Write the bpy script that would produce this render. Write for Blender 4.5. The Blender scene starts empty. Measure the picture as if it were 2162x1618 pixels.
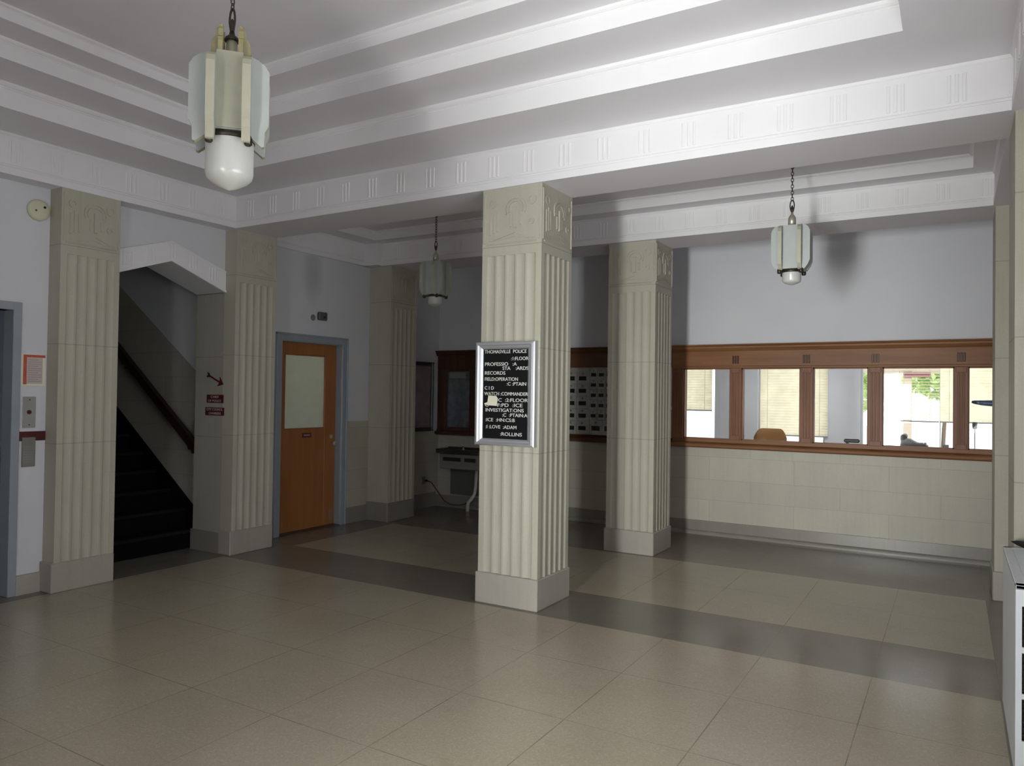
import bpy, math, random
from mathutils import Vector, Matrix
random.seed(7)
C = bpy.context.scene.collection
PI = math.pi

# ------------------------------------------------------------------ materials
def node(nt, t, **kw):
    n = nt.nodes.new(t)
    for k, v in kw.items():
        setattr(n, k, v)
    return n

def math_node(nt, op, a, b=None, c=None):
    n = nt.nodes.new('ShaderNodeMath'); n.operation = op
    for i, v in enumerate((a, b, c)):
        if v is None: continue
        if isinstance(v, (int, float)): n.inputs[i].default_value = v
        else: nt.links.new(v, n.inputs[i])
    return n.outputs[0]

def mixc(nt, fac, a, b):
    n = nt.nodes.new('ShaderNodeMix'); n.data_type = 'RGBA'
    for s, v in ((n.inputs[0], fac), (n.inputs[6], a), (n.inputs[7], b)):
        if isinstance(v, (int, float)): s.default_value = v
        elif isinstance(v, (tuple, list)): s.default_value = (*v[:3], 1)
        else: nt.links.new(v, s)
    return n.outputs[2]

def base_mat(name):
    m = bpy.data.materials.new(name); m.use_nodes = True
    nt = m.node_tree
    return m, nt, nt.nodes['Principled BSDF']

def noise(nt, vec, scale, detail=4, rough=0.55, stretch=None):
    if stretch:
        mp = node(nt, 'ShaderNodeMapping'); mp.inputs['Scale'].default_value = stretch
        nt.links.new(vec, mp.inputs[0]); vec = mp.outputs[0]
    n = node(nt, 'ShaderNodeTexNoise'); n.inputs['Scale'].default_value = scale
    n.inputs['Detail'].default_value = detail; n.inputs['Roughness'].default_value = rough
    nt.links.new(vec, n.inputs['Vector'])
    return n.outputs['Fac']

def ramp(nt, fac, lo, hi):
    n = node(nt, 'ShaderNodeMapRange'); n.inputs[1].default_value = lo; n.inputs[2].default_value = hi
    nt.links.new(fac, n.inputs[0]); return n.outputs[0]

def bump(nt, bsdf, h, strength, dist=0.002):
    b = node(nt, 'ShaderNodeBump'); b.inputs['Strength'].default_value = strength; b.inputs['Distance'].default_value = dist
    nt.links.new(h, b.inputs['Height']); nt.links.new(b.outputs[0], bsdf.inputs['Normal'])

def mat(name, col, rough=0.6, metal=0.0, var=0.08, scale=6.0, spec=0.5, bstr=0.0, bscale=40, stretch=None):
    m, nt, b = base_mat(name)
    pos = node(nt, 'ShaderNodeNewGeometry').outputs['Position']
    f = noise(nt, pos, scale, 4, 0.6, stretch)
    lo = tuple(max(0, c * (1 - var)) for c in col); hi = tuple(min(1, c * (1 + var)) for c in col)
    nt.links.new(mixc(nt, ramp(nt, f, 0.3, 0.7), lo, hi), b.inputs['Base Color'])
    b.inputs['Roughness'].default_value = rough; b.inputs['Metallic'].default_value = metal
    b.inputs['Specular IOR Level'].default_value = spec
    if bstr: bump(nt, b, noise(nt, pos, bscale, 3), bstr)
    return m

def line_mask(nt, coord, at, half):
    """1 where |coord-at|<half"""
    d = math_node(nt, 'ABSOLUTE', math_node(nt, 'SUBTRACT', coord, at))
    return math_node(nt, 'LESS_THAN', d, half)

def stone_mat(name, c1, c2, joints=(), rough=0.62, blocks=None):
    m, nt, b = base_mat(name)
    pos = node(nt, 'ShaderNodeNewGeometry').outputs['Position']
    sep = node(nt, 'ShaderNodeSeparateXYZ'); nt.links.new(pos, sep.inputs[0])
    f = ramp(nt, noise(nt, pos, 3.2, 6, 0.6, (1, 1, .5)), .3, .7)
    col = mixc(nt, f, c1, c2)
    g = ramp(nt, noise(nt, pos, 90, 3, .7), .35, .7)
    col = mixc(nt, math_node(nt, 'MULTIPLY', g, .25), col, tuple(c * .72 for c in c1))
    s = ramp(nt, noise(nt, pos, 2.0, 4, .6, (14, 14, .5)), .5, .8)
    col = mixc(nt, math_node(nt, 'MULTIPLY', s, .22), col, tuple(c * .66 for c in c1))
    if joints:
        tot = None
        for z in joints:
            l = line_mask(nt, sep.outputs[2], z, .0035)
            tot = l if tot is None else math_node(nt, 'MAXIMUM', tot, l)
        col = mixc(nt, math_node(nt, 'MULTIPLY', tot, .55), col, tuple(c * .5 for c in c1))
    if blocks:                                   # coursed ashlar: (axis, course heights, block length)
        ax, zs, L = blocks
        u = sep.outputs[ax]
        br = None; idx = None
        tot = None
        for z in zs:
            l = line_mask(nt, sep.outputs[2], z, .0028)
            tot = l if tot is None else math_node(nt, 'MAXIMUM', tot, l)
            st = math_node(nt, 'GREATER_THAN', sep.outputs[2], z)
            idx = st if idx is None else math_node(nt, 'ADD', idx, st)
        sh = math_node(nt, 'MULTIPLY', math_node(nt, 'MODULO', idx, 2.0), .5)
        uu = math_node(nt, 'ADD', math_node(nt, 'DIVIDE', u, L), sh)
        fr = math_node(nt, 'FRACT', math_node(nt, 'ADD', uu, 50.0))
        v = math_node(nt, 'LESS_THAN', fr, .0055 / L)
        tot = math_node(nt, 'MAXIMUM', tot, v)
        wn = node(nt, 'ShaderNodeTexWhiteNoise'); wn.noise_dimensions = '2D'
        cb = node(nt, 'ShaderNodeCombineXYZ')
        nt.links.new(math_node(nt, 'FLOOR', math_node(nt, 'ADD', uu, 50.0)), cb.inputs[0]); nt.links.new(idx, cb.inputs[1])
        nt.links.new(cb.outputs[0], wn.inputs['Vector'])
        col = mixc(nt, math_node(nt, 'MULTIPLY', wn.outputs[0], .30), col, tuple(c * .82 for c in c1))
        col = mixc(nt, math_node(nt, 'MULTIPLY', tot, .45), col, tuple(c * .55 for c in c1))
    nt.links.new(col, b.inputs['Base Color'])
    b.inputs['Roughness'].default_value = rough
    bump(nt, b, noise(nt, pos, 60, 4), .12)
    return m

def floor_mat():
    m, nt, b = base_mat('terrazzo_tiles')
    pos = node(nt, 'ShaderNodeNewGeometry').outputs['Position']
    sep = node(nt, 'ShaderNodeSeparateXYZ'); nt.links.new(pos, sep.inputs[0])
    X, Y = sep.outputs[0], sep.outputs[1]
    GT = lambda a, v: math_node(nt, 'GREATER_THAN', a, v)
    LT = lambda a, v: math_node(nt, 'LESS_THAN', a, v)
    MUL = lambda a, v: math_node(nt, 'MULTIPLY', a, v)
    MAX = lambda a, v: math_node(nt, 'MAXIMUM', a, v)
    # dark border zones: under the two beams, along the walls
    band = MAX(MUL(GT(Y, -.057), LT(Y, .661)), GT(Y, 2.235))
    band = MAX(band, MAX(LT(X, .14), GT(X, 6.315)))
    band = MAX(band, MUL(GT(Y, .661), LT(X, .30)))
    # joints
    fx = math_node(nt, 'FRACT', math_node(nt, 'ADD', math_node(nt, 'DIVIDE', math_node(nt, 'SUBTRACT', X, 5.7015), .6128), 40.003))
    fy = math_node(nt, 'FRACT', math_node(nt, 'ADD', math_node(nt, 'DIVIDE', math_node(nt, 'SUBTRACT', Y, -.062), .719), 40.003))
    lx = LT(fx, .0085); ly = MUL(LT(fy, .0070), LT(Y, .7))
    ly = MAX(ly, MUL(line_mask(nt, Y, 1.448, .003), 0.8))
    lines = MAX(lx, ly)
    lines = MAX(lines, MAX(line_mask(nt, Y, -.057, .0032), MAX(line_mask(nt, Y, .661, .0032), line_mask(nt, Y, 2.235, .0032))))
    lines = MAX(lines, MAX(line_mask(nt, X, .14, .0032), line_mask(nt, X, 6.315, .0032)))
    lines = MUL(lines, math_node(nt, 'SUBTRACT', 1.0, MUL(band, .55)))
    lines = MUL(lines, ramp(nt, noise(nt, pos, 2.2, 3, .6), .22, .62))
    # tile field colour
    wn = node(nt, 'ShaderNodeTexWhiteNoise'); wn.noise_dimensions = '2D'
    cb = node(nt, 'ShaderNodeCombineXYZ')
    nt.links.new(math_node(nt, 'FLOOR', math_node(nt, 'DIVIDE', math_node(nt, 'SUBTRACT', X, 5.7015), .6128)), cb.inputs[0])
    nt.links.new(math_node(nt, 'FLOOR', math_node(nt, 'DIVIDE', math_node(nt, 'SUBTRACT', Y, -.062), .719)), cb.inputs[1])
    nt.links.new(cb.outputs[0], wn.inputs['Vector'])
    big = ramp(nt, noise(nt, pos, 1.3, 3, .5), .2, .8)
    tile = mixc(nt, big, (.36, .315, .235), (.44, .39, .30))
    tile = mixc(nt, MUL(wn.outputs[0], .3), tile, (.37, .315, .23))
    chip = ramp(nt, noise(nt, pos, 95, 2, .8), .48, .72)
    tile = mixc(nt, MUL(chip, .6), tile, (.26, .22, .165))
    chip2 = ramp(nt, noise(nt, pos, 60, 2, .8), .53, .72)
    tile = mixc(nt, MUL(chip2, .5), tile, (.54, .49, .40))
    stain = ramp(nt, noise(nt, pos, 6.0, 5, .6, (1, 1.3, 1)), .58, .85)
    tile = mixc(nt, MUL(stain, .38), tile, (.24, .19, .13))
    mot = ramp(nt, noise(nt, pos, 26, 4, .65), .35, .7)
    tile = mixc(nt, MUL(mot, .22), tile, (.30, .255, .185))
    dark = mixc(nt, big, (.165, .150, .122), (.22, .20, .162))
    dark = mixc(nt, MUL(chip, .5), dark, (.10, .09, .075))
    dark = mixc(nt, MUL(stain, .35), dark, (.28, .255, .21))
    col = mixc(nt, band, tile, dark)
    col = mixc(nt, MUL(lines, .62), col, (.085, .07, .05))
    nt.links.new(col, b.inputs['Base Color'])
    r = node(nt, 'ShaderNodeMapRange'); r.inputs[3].default_value = .13; r.inputs[4].default_value = .30
    nt.links.new(noise(nt, pos, 4, 4, .6), r.inputs[0]); nt.links.new(r.outputs[0], b.inputs['Roughness'])
    b.inputs['Specular IOR Level'].default_value = .45
    bump(nt, b, noise(nt, pos, 7, 2), .03, .004)
    return m

def wood_mat(name, c1, c2, rough=.4, axis=0, scale=1.0):
    m, nt, b = base_mat(name); b.inputs['Specular IOR Level'].default_value = .28
    pos = node(nt, 'ShaderNodeNewGeometry').outputs['Position']
    st = [22, 22, 22]; st[axis] = 1.6
    f = ramp(nt, noise(nt, pos, 1.0 * scale, 5, .6, tuple(st)), .3, .72)
    f2 = ramp(nt, noise(nt, pos, 1.3, 3, .5), .35, .7)
    col = mixc(nt, f, c1, c2)
    col = mixc(nt, math_node(nt, 'MULTIPLY', f2, .35), col, tuple(c * .6 for c in c1))
    nt.links.new(col, b.inputs['Base Color'])
    b.inputs['Roughness'].default_value = rough
    return m

def glass_mat(name, tint=(1, 1, 1), gloss=.08, rough=.02):
    m = bpy.data.materials.new(name); m.use_nodes = True; nt = m.node_tree; nt.nodes.clear()
    out = node(nt, 'ShaderNodeOutputMaterial'); mx = node(nt, 'ShaderNodeMixShader')
    tr = node(nt, 'ShaderNodeBsdfTransparent'); tr.inputs[0].default_value = (*tint, 1)
    gl = node(nt, 'ShaderNodeBsdfGlossy'); gl.inputs['Roughness'].default_value = rough
    fr = node(nt, 'ShaderNodeLayerWeight'); fr.inputs['Blend'].default_value = .5
    k = math_node(nt, 'POWER', fr.outputs['Facing'], 5.0)
    nt.links.new(math_node(nt, 'ADD', math_node(nt, 'MULTIPLY', k, .9), .02 + gloss * .3), mx.inputs[0])
    nt.links.new(tr.outputs[0], mx.inputs[1]); nt.links.new(gl.outputs[0], mx.inputs[2]); nt.links.new(mx.outputs[0], out.inputs[0])
    return m

def translucent_mat(name, col, t=.5, gloss=.06, rough=.3, var=.05):
    m = bpy.data.materials.new(name); m.use_nodes = True; nt = m.node_tree; nt.nodes.clear()
    out = node(nt, 'ShaderNodeOutputMaterial')
    pos = node(nt, 'ShaderNodeNewGeometry').outputs['Position']
    f = ramp(nt, noise(nt, pos, 9, 3), .3, .7)
    c = mixc(nt, f, tuple(x * (1 - var) for x in col), tuple(min(1, x * (1 + var)) for x in col))
    d = node(nt, 'ShaderNodeBsdfDiffuse'); tl = node(nt, 'ShaderNodeBsdfTranslucent'); g = node(nt, 'ShaderNodeBsdfGlossy')
    g.inputs['Roughness'].default_value = rough
    nt.links.new(c, d.inputs[0]); nt.links.new(c, tl.inputs[0])
    a = node(nt, 'ShaderNodeMixShader'); a.inputs[0].default_value = t
    nt.links.new(d.outputs[0], a.inputs[1]); nt.links.new(tl.outputs[0], a.inputs[2])
    e = node(nt, 'ShaderNodeMixShader'); e.inputs[0].default_value = gloss
    nt.links.new(a.outputs[0], e.inputs[1]); nt.links.new(g.outputs[0], e.inputs[2]); nt.links.new(e.outputs[0], out.inputs[0])
    return m

def wall_paint_mat():
    """pale lavender paint with one sooty smear above the wooden door"""
    m, nt, b = base_mat('lavender_paint')
    pos = node(nt, 'ShaderNodeNewGeometry').outputs['Position']
    sep = node(nt, 'ShaderNodeSeparateXYZ'); nt.links.new(pos, sep.inputs[0])
    f = ramp(nt, noise(nt, pos, 1.5, 4), .3, .7)
    col = mixc(nt, f, (.615, .62, .66), (.66, .662, .695))
    sy = math_node(nt, 'DIVIDE', math_node(nt, 'SUBTRACT', sep.outputs[1], 1.33), .17)
    sz = math_node(nt, 'DIVIDE', math_node(nt, 'SUBTRACT', sep.outputs[2], 2.92), .36)
    r = math_node(nt, 'SQRT', math_node(nt, 'ADD', math_node(nt, 'MULTIPLY', sy, sy), math_node(nt, 'MULTIPLY', sz, sz)))
    r = math_node(nt, 'ADD', r, math_node(nt, 'MULTIPLY', noise(nt, pos, 9, 3), .35))
    s = node(nt, 'ShaderNodeMapRange'); s.inputs[1].default_value = 1.25; s.inputs[2].default_value = .55
    nt.links.new(r, s.inputs[0])
    onleft = math_node(nt, 'LESS_THAN', sep.outputs[0], -.05)
    k = math_node(nt, 'MULTIPLY', math_node(nt, 'MULTIPLY', s.outputs[0], onleft), .32)
    col = mixc(nt, k, col, (.18, .165, .165))
    nt.links.new(col, b.inputs['Base Color']); b.inputs['Roughness'].default_value = .55
    bump(nt, b, noise(nt, pos, 70, 3), .05)
    return m

M = {}
M['paint'] = wall_paint_mat()
M['ceil'] = mat('ceiling_paint', (.73, .715, .745), .6, var=.03, scale=1.2)
M['trim'] = mat('white_trim_paint', (.77, .76, .775), .5, var=.02, scale=2)
M['floor'] = floor_mat()
JT = (2.69, 1.918, 1.145)
M['column'] = stone_mat('column_limestone', (.435, .415, .335), (.49, .465, .385), JT)
M['colbase'] = stone_mat('column_base_stone', (.36, .33, .285), (.42, .39, .34), ())
M['jamb'] = stone_mat('jamb_stone', (.36, .345, .29), (.42, .40, .34), (1.9, 1.12))
M['ashlar'] = stone_mat('wainscot_ashlar', (.44, .415, .34), (.51, .48, .395), (), .5, (0, (.40, .632, .892), .92))
M['ashlar_side'] = stone_mat('wainscot_ashlar_side', (.42, .395, .32), (.49, .46, .375), (), .5, (1, (.40, .632, .892, 1.15), .92))
M['ashlar_stair'] = stone_mat('stair_wainscot', (.36, .345, .29), (.42, .40, .34), (), .5, (0, (.70, .951, 1.209, 1.447, 1.71, 1.97, 2.22, 2.48), .55))
M['base'] = stone_mat('dark_base_stone', (.22, .205, .175), (.27, .25, .215), (), .3)
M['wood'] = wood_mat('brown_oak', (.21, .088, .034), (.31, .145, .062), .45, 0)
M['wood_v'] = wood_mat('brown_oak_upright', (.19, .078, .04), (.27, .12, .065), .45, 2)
M['wood_shaded'] = wood_mat('brown_oak_shaded', (.10, .042, .02), (.15, .065, .032), .4, 0)  # same oak as the service windows, with the shade put into its colour
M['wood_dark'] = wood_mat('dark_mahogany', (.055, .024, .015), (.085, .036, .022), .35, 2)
M['door'] = wood_mat('orange_oak_veneer', (.30, .115, .034), (.38, .152, .05), .35, 2, .8)
M['cove'] = mat('polished_cove', (.25, .235, .21), .12, var=.1)
M['rail'] = wood_mat('dark_rail_wood', (.022, .012, .008), (.034, .018, .011), .35, 0)
M['bluegrey'] = mat('blue_grey_enamel', (.28, .315, .355), .4, var=.05)
M['elev'] = mat('dark_blue_steel', (.075, .095, .12), .35, var=.1)
M['black'] = mat('black_carpet', (.0042, .0040, .0042), .95, var=.3, scale=30, spec=.1)
M['nosing'] = mat('worn_black_nosing', (.011, .0105, .0105), .9, var=.2, spec=.2)
M['steel'] = mat('brushed_steel', (.52, .52, .53), .35, .9, var=.05)
M['alu'] = mat('satin_aluminium', (.60, .61, .64), .38, .75, var=.03)
M['chrome'] = mat('chrome', (.75, .74, .72), .15, 1.0, var=.02)
M['bronze'] = mat('dark_bronze', (.055, .046, .034), .4, .6, var=.2, scale=30)
M['nickel'] = mat('aged_nickel', (.50, .46, .37), .35, .55, var=.12, scale=30)
M['felt'] = mat('black_felt', (.006, .006, .007), .8, var=.2, scale=60, spec=.2)
M['letter'] = mat('white_plastic', (.72, .72, .68), .5, var=.04)
M['cream'] = mat('cream_plastic', (.62, .60, .44), .4, var=.05)
M['paper'] = mat('cream_paper', (.74, .73, .58), .8, var=.03)
M['maroon'] = mat('maroon_plastic', (.085, .010, .014), .35, var=.1)
M['red'] = mat('red_print', (.48, .085, .05), .5, var=.15, scale=20)
M['pinkpaper'] = mat('pale_pink_paper', (.52, .45, .44), .7, var=.05)
M['ink'] = mat('grey_ink', (.30, .24, .24), .7)
M['blackplastic'] = mat('black_plastic', (.012, .012, .013), .4, var=.2)
M['darkhole'] = mat('dark_recess', (.012, .013, .015), .5)
M['radiator'] = mat('grey_white_enamel', (.74, .77, .79), .4, var=.04)
M['mailbox'] = mat('aged_mailbox_metal', (.36, .355, .32), .45, .25, var=.18, scale=25)
M['boxglass'] = mat('dark_box_glass', (.010, .010, .012), .12)
M['cooler'] = mat('cooler_enamel', (.19, .185, .165), .4, var=.06)
M['stainless'] = mat('dull_stainless', (.10, .10, .095), .3, .7, var=.1)
M['pvc'] = mat('white_pipe', (.62, .60, .55), .4)
M['cord'] = mat('red_brown_cord', (.07, .022, .018), .5)
M['greybox'] = mat('grey_green_plastic', (.075, .085, .075), .5, var=.15, scale=40)
M['officewall'] = mat('pale_grey_paint', (.43, .44, .475), .6, var=.03)
M['blind'] = translucent_mat('cream_blind_slat', (.95, .93, .82), .68, .03)
M['chairwood'] = wood_mat('honey_chair_wood', (.33, .165, .05), (.40, .215, .075), .4, 0)
M['laminate'] = mat('white_laminate', (.70, .70, .68), .4, var=.03)
M['navy'] = mat('navy_enamel', (.03, .055, .13), .35)
M['greyplastic'] = mat('grey_plastic', (.22, .24, .25), .5)
M['glass'] = glass_mat('clear_pane')
M['darkglass'] = mat('dark_patterned_glass', (.11, .12, .14), .2, var=.3, scale=12, bstr=.5, bscale=90)
M['frost'] = translucent_mat('frosted_door_glass', (.74, .77, .66), .35, .08, .35, .03)
M['lampglass'] = translucent_mat('frosted_lamp_glass', (.60, .64, .62), .35, .10, .25, .03)
M['lampcream'] = translucent_mat('cream_lamp_glass', (.62, .60, .46), .35, .10, .25, .05)
M['lampyellow'] = translucent_mat('yellowed_lamp_glass', (.42, .38, .19), .3, .10, .25, .15)
M['lampolive'] = translucent_mat('olive_tinted_lamp_glass', (.50, .50, .37), .3, .12, .2, .08)
M['opal'] = translucent_mat('opal_globe_glass', (.80, .81, .77), .3, .08, .25, .02)
M['leaf'] = translucent_mat('tree_leaf', (.50, .64, .28), .35, .03, .5, .3)
M['bark'] = mat('tree_bark', (.16, .12, .08), .9)
M['tan'] = mat('tan_porch_paint', (.55, .47, .36), .7)
M['ground'] = mat('pale_concrete', (.62, .61, .58), .8)
M['signmaroon'] = mat('maroon_sign_paint', (.20, .05, .06), .5)

# ------------------------------------------------------------------ mesh building
class MB:
    def __init__(s):
        s.v = []; s.f = []; s.mi = []; s.sm = []
    def add(s, verts, faces, mi=0, smooth=False):
        o = len(s.v); s.v += [tuple(p) for p in verts]
        for f in faces:
            s.f.append([o + i for i in f]); s.mi.append(mi); s.sm.append(smooth)
        return s
    def box(s, x0, x1, y0, y1, z0, z1, mi=0):
        v = [(x0,y0,z0),(x1,y0,z0),(x1,y1,z0),(x0,y1,z0),(x0,y0,z1),(x1,y0,z1),(x1,y1,z1),(x0,y1,z1)]
        return s.add(v, [(3,2,1,0),(4,5,6,7),(0,1,5,4),(1,2,6,5),(2,3,7,6),(3,0,4,7)], mi)
    def bbox(s, x0, x1, y0, y1, z0, z1, b=.004, mi=0):
        """box with bevelled edges"""
        b = min(b, (x1-x0)*.45, (y1-y0)*.45, (z1-z0)*.45)
        v = []; idx = {}
        for ix, (xo, xs) in enumerate(((x0, 1), (x1, -1))):
            for iy, (yo, ys) in enumerate(((y0, 1), (y1, -1))):
                for iz, (zo, zs) in enumerate(((z0, 1), (z1, -1))):
                    for a in range(3):
                        p = [xo + b*xs, yo + b*ys, zo + b*zs]; p[a] = (xo, yo, zo)[a]
                        idx[(ix, iy, iz, a)] = len(v); v.append(tuple(p))
        f = []
        for a in range(3):
            o = [i for i in range(3) if i != a]
            for side in (0, 1):
                q = []
                for c in ((0,0),(1,0),(1,1),(0,1)):
                    k = [0,0,0]; k[a] = side; k[o[0]], k[o[1]] = c; q.append(idx[(*k, a)])
                flip = (side == 0) ^ (a == 1)
                f.append(q[::-1] if flip else q)
        for a in range(3):          # edges parallel to a
            o = [i for i in range(3) if i != a]
            for c0 in (0,1):
                for c1 in (0,1):
                    k0 = [0,0,0]; k1 = [0,0,0]; k0[a]=0; k1[a]=1
                    for k in (k0,k1): k[o[0]], k[o[1]] = c0, c1
                    q = [idx[(*k0,o[0])], idx[(*k1,o[0])], idx[(*k1,o[1])], idx[(*k0,o[1])]]
                    f.append(q)
        for ix in (0,1):
            for iy in (0,1):
                for iz in (0,1):
                    f.append([idx[(ix,iy,iz,a)] for a in range(3)])
        return s.add(v, f, mi)
    def prism(s, poly, axis, a0, a1, mi=0, smooth=False, mcap=None):
        """poly: 2D points extruded along axis (0:x -> (y,z), 1:y -> (x,z), 2:z -> (x,y))"""
        n = len(poly)
        def P(p, a):
            return {0: (a, p[0], p[1]), 1: (p[0], a, p[1]), 2: (p[0], p[1], a)}[axis]
        v = [P(p, a0) for p in poly] + [P(p, a1) for p in poly]
        f = [[i, (i+1) % n, n + (i+1) % n, n + i] for i in range(n)]
        s.add(v, f, mi, smooth)
        s.add(v, [list(range(n))[::-1], list(range(n, 2*n))], mi if mcap is None else mcap)
        return s
    def lathe(s, prof, cx, cy, n=24, mi=0, cap=True):
        """prof: [(r,z)...] bottom to top about a vertical axis"""
        v = []; f = []
        for r, z in prof:
            for k in range(n):
                a = 2*PI*k/n; v.append((cx + r*math.cos(a), cy + r*math.sin(a), z))
        for j in range(len(prof)-1):
            for k in range(n):
                f.append([j*n+k, j*n+(k+1)%n, (j+1)*n+(k+1)%n, (j+1)*n+k])
        s.add(v, f, mi, True)
        if cap:
            s.add(v[:n], [list(range(n))[::-1]], mi); s.add(v[-n:], [list(range(n))], mi)
        return s
    def tube(s, pts, r, n=10, mi=0, closed=False):
        pts = [Vector(p) for p in pts]; v = []; f = []; N = len(pts)
        prev = None
        for i, p in enumerate(pts):
            if closed: t = (pts[(i+1) % N] - pts[i-1]).normalized()
            else: t = (pts[min(i+1, N-1)] - pts[max(i-1, 0)]).normalized()
            if prev is None:
                up = Vector((0,0,1)) if abs(t.z) < .9 else Vector((1,0,0))
                a = t.cross(up).normalized()
            else:
                a = (prev - t * prev.dot(t)).normalized()
            prev = a; b = t.cross(a)
            rr = r[i] if isinstance(r, (list, tuple)) else r
            for k in range(n):
                w = 2*PI*k/n; v.append(p + a*rr*math.cos(w) + b*rr*math.sin(w))
        for i in range(N if closed else N-1):
            j = (i+1) % N
            for k in range(n):
                f.append([i*n+k, i*n+(k+1)%n, j*n+(k+1)%n, j*n+k])
        s.add(v, f, mi, True)
        if not closed:
            s.add(v[:n], [list(range(n))[::-1]], mi); s.add(v[-n:], [list(range(n))], mi)
        return s
    def disc_x(s, x0, x1, cy, cz, r, n=28, mi=0):
        return s.prism([(cy + r*math.cos(2*PI*k/n), cz + r*math.sin(2*PI*k/n)) for k in range(n)], 0, x0, x1, mi)
    def xform(s, mtx):
        s.v = [tuple(mtx @ Vector(p)) for p in s.v]; return s

def wloc(o):
    l = Vector((0,0,0))
    while o is not None:
        l += Vector(o.location); o = o.parent
    return l

def obj(name, mb, mats, parent=None, recalc=True):
    me = bpy.data.meshes.new(name)
    off = wloc(parent) if parent else Vector((0,0,0))
    me.from_pydata([(p[0]-off.x, p[1]-off.y, p[2]-off.z) for p in mb.v], [], mb.f)
    if not isinstance(mats, (list, tuple)): mats = [mats]
    for m in mats: me.materials.append(m)
    me.polygons.foreach_set('material_index', mb.mi)
    me.polygons.foreach_set('use_smooth', mb.sm)
    if recalc:
        import bmesh
        bm = bmesh.new(); bm.from_mesh(me)
        bmesh.ops.remove_doubles(bm, verts=bm.verts, dist=1e-6)
        bmesh.ops.recalc_face_normals(bm, faces=bm.faces)
        bm.to_mesh(me); bm.free()
    me.update()
    o = bpy.data.objects.new(name, me); C.objects.link(o)
    if parent: o.parent = parent
    return o

def thing(name, label, cat, loc=(0,0,0), group=None):
    o = bpy.data.objects.new(name, None); C.objects.link(o)
    o.empty_display_size = .1
    o.location = loc; o['label'] = label; o['category'] = cat
    if group: o['group'] = group
    return o

def tag(o, label, cat, group=None):
    o['label'] = label; o['category'] = cat
    if group: o['group'] = group
    return o

def struct(name, mb, mats, label, cat='wall', parent=None):
    o = obj(name, mb, mats, parent)
    if parent is None:
        o['kind'] = 'structure'; o['label'] = label; o['category'] = cat
    return o

def copy_tree(o, parent=None):
    c = o.copy(); C.objects.link(c)
    if parent: c.parent = parent
    for ch in list(o.children): copy_tree(ch, c)
    return c

def text_mesh(body, width=None, height=None, depth=.0015, bold=0.0):
    """flat lettering in local x (right), y (up); origin lower-left of its box"""
    cu = bpy.data.curves.new('lettering', 'FONT'); cu.body = body; cu.size = 1.0; cu.extrude = 0.0; cu.offset = bold
    cu.resolution_u = 3
    t = bpy.data.objects.new('lettering', cu); C.objects.link(t)
    dg = bpy.context.evaluated_depsgraph_get(); dg.update()
    me = bpy.data.meshes.new_from_object(t.evaluated_get(dg))
    vs = [v.co.copy() for v in me.vertices]; fs = [list(p.vertices) for p in me.polygons]
    bpy.data.objects.remove(t); bpy.data.curves.remove(cu); bpy.data.meshes.remove(me)
    x0 = min(v.x for v in vs); x1 = max(v.x for v in vs); y0 = min(v.y for v in vs); y1 = max(v.y for v in vs)
    y0 = 0.0 if y0 > -.3 else y0
    sy = (height / .70) if height else 1.0
    sx = (width / (x1 - x0)) if width else sy
    return [((v.x - x0) * sx, v.y * sy) for v in vs], fs

def put_text(mb, body, mapper, width, height, depth=.0015, bold=.01, mi=0):
    """mapper(u, v, d) -> world point; builds a slab of letters of the given depth"""
    vs, fs = text_mesh(body, width, height, depth, bold)
    n = len(vs)
    v = [mapper(u, w, depth) for u, w in vs]
    mb.add(v, fs, mi)
    # sides
    from collections import Counter
    cnt = Counter()
    for f in fs:
        for i in range(len(f)):
            cnt[(f[i], f[(i+1) % len(f)])] += 1
    back = [mapper(u, w, 0) for u, w in vs]
    sides = [[a, b, n + b, n + a] for (a, b) in cnt if (b, a) not in cnt]
    mb.add(v + back, sides, mi)

def split_x(mb, gap):
    """split a lettering mesh into groups separated by blank gaps along x"""
    iv = sorted((min(mb.v[i][0] for i in f), max(mb.v[i][0] for i in f)) for f in mb.f)
    cuts = []; end = iv[0][1]
    for a, b in iv:
        if a - end > gap: cuts.append((a + end) / 2)
        end = max(end, b)
    out = [MB() for _ in range(len(cuts) + 1)]
    for f in mb.f:
        c = sum(1 for q in cuts if mb.v[f[0]][0] > q)
        out[c].add([mb.v[i] for i in f], [list(range(len(f)))])
    return out

# ------------------------------------------------------------------ key dimensions
ZB = 3.131                                    # soffit of the beams
XL, XR = .164, 6.361                          # faces of left / right beams
YW = 3.747                                    # back wall
YF = -6.3                                     # front wall behind the camera
XWR = 6.60                                    # right wall
XB = -.18                                     # left wall of the inner bay
ZBASE = .229

# ------------------------------------------------------------------ the shell
mb = MB(); mb.box(-.9, XWR + .3, YF - .3, YW + .2, -.12, 0)
struct('floor', mb, M['floor'], 'polished beige terrazzo tile floor with dark borders', 'floor')

# left wall of the hall (x=0) with elevator opening and gabled stair opening
mb = MB()
mb.box(-.41, 0, YF, -3.22, 0, 3.4)
mb.box(-.41, 0, -3.22, -1.88, 2.158, 3.4)
mb.box(-.41, 0, -1.88, -1.158, 0, 3.4)
mb.prism([(-1.158, 2.545), (-.585, 2.738), (0, 2.525), (0, 3.4), (-1.158, 3.4)], 0, -.41, 0)
mb.box(-.41, 0, 0.10, .5, 0, 3.4)
mb.box(-.41, 0, 0.0, .10, 2.52, 3.4)
struct('wall_left', mb, M['paint'], 'lavender painted left wall of the hall around the stair opening')
mb = MB(); mb.box(-.30, XB, .5, .875, 0, 3.5); mb.box(-.30, XB, .875, 1.825, 2.15, 3.5); mb.box(-.30, XB, 1.825, YW, 0, 3.5)
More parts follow.
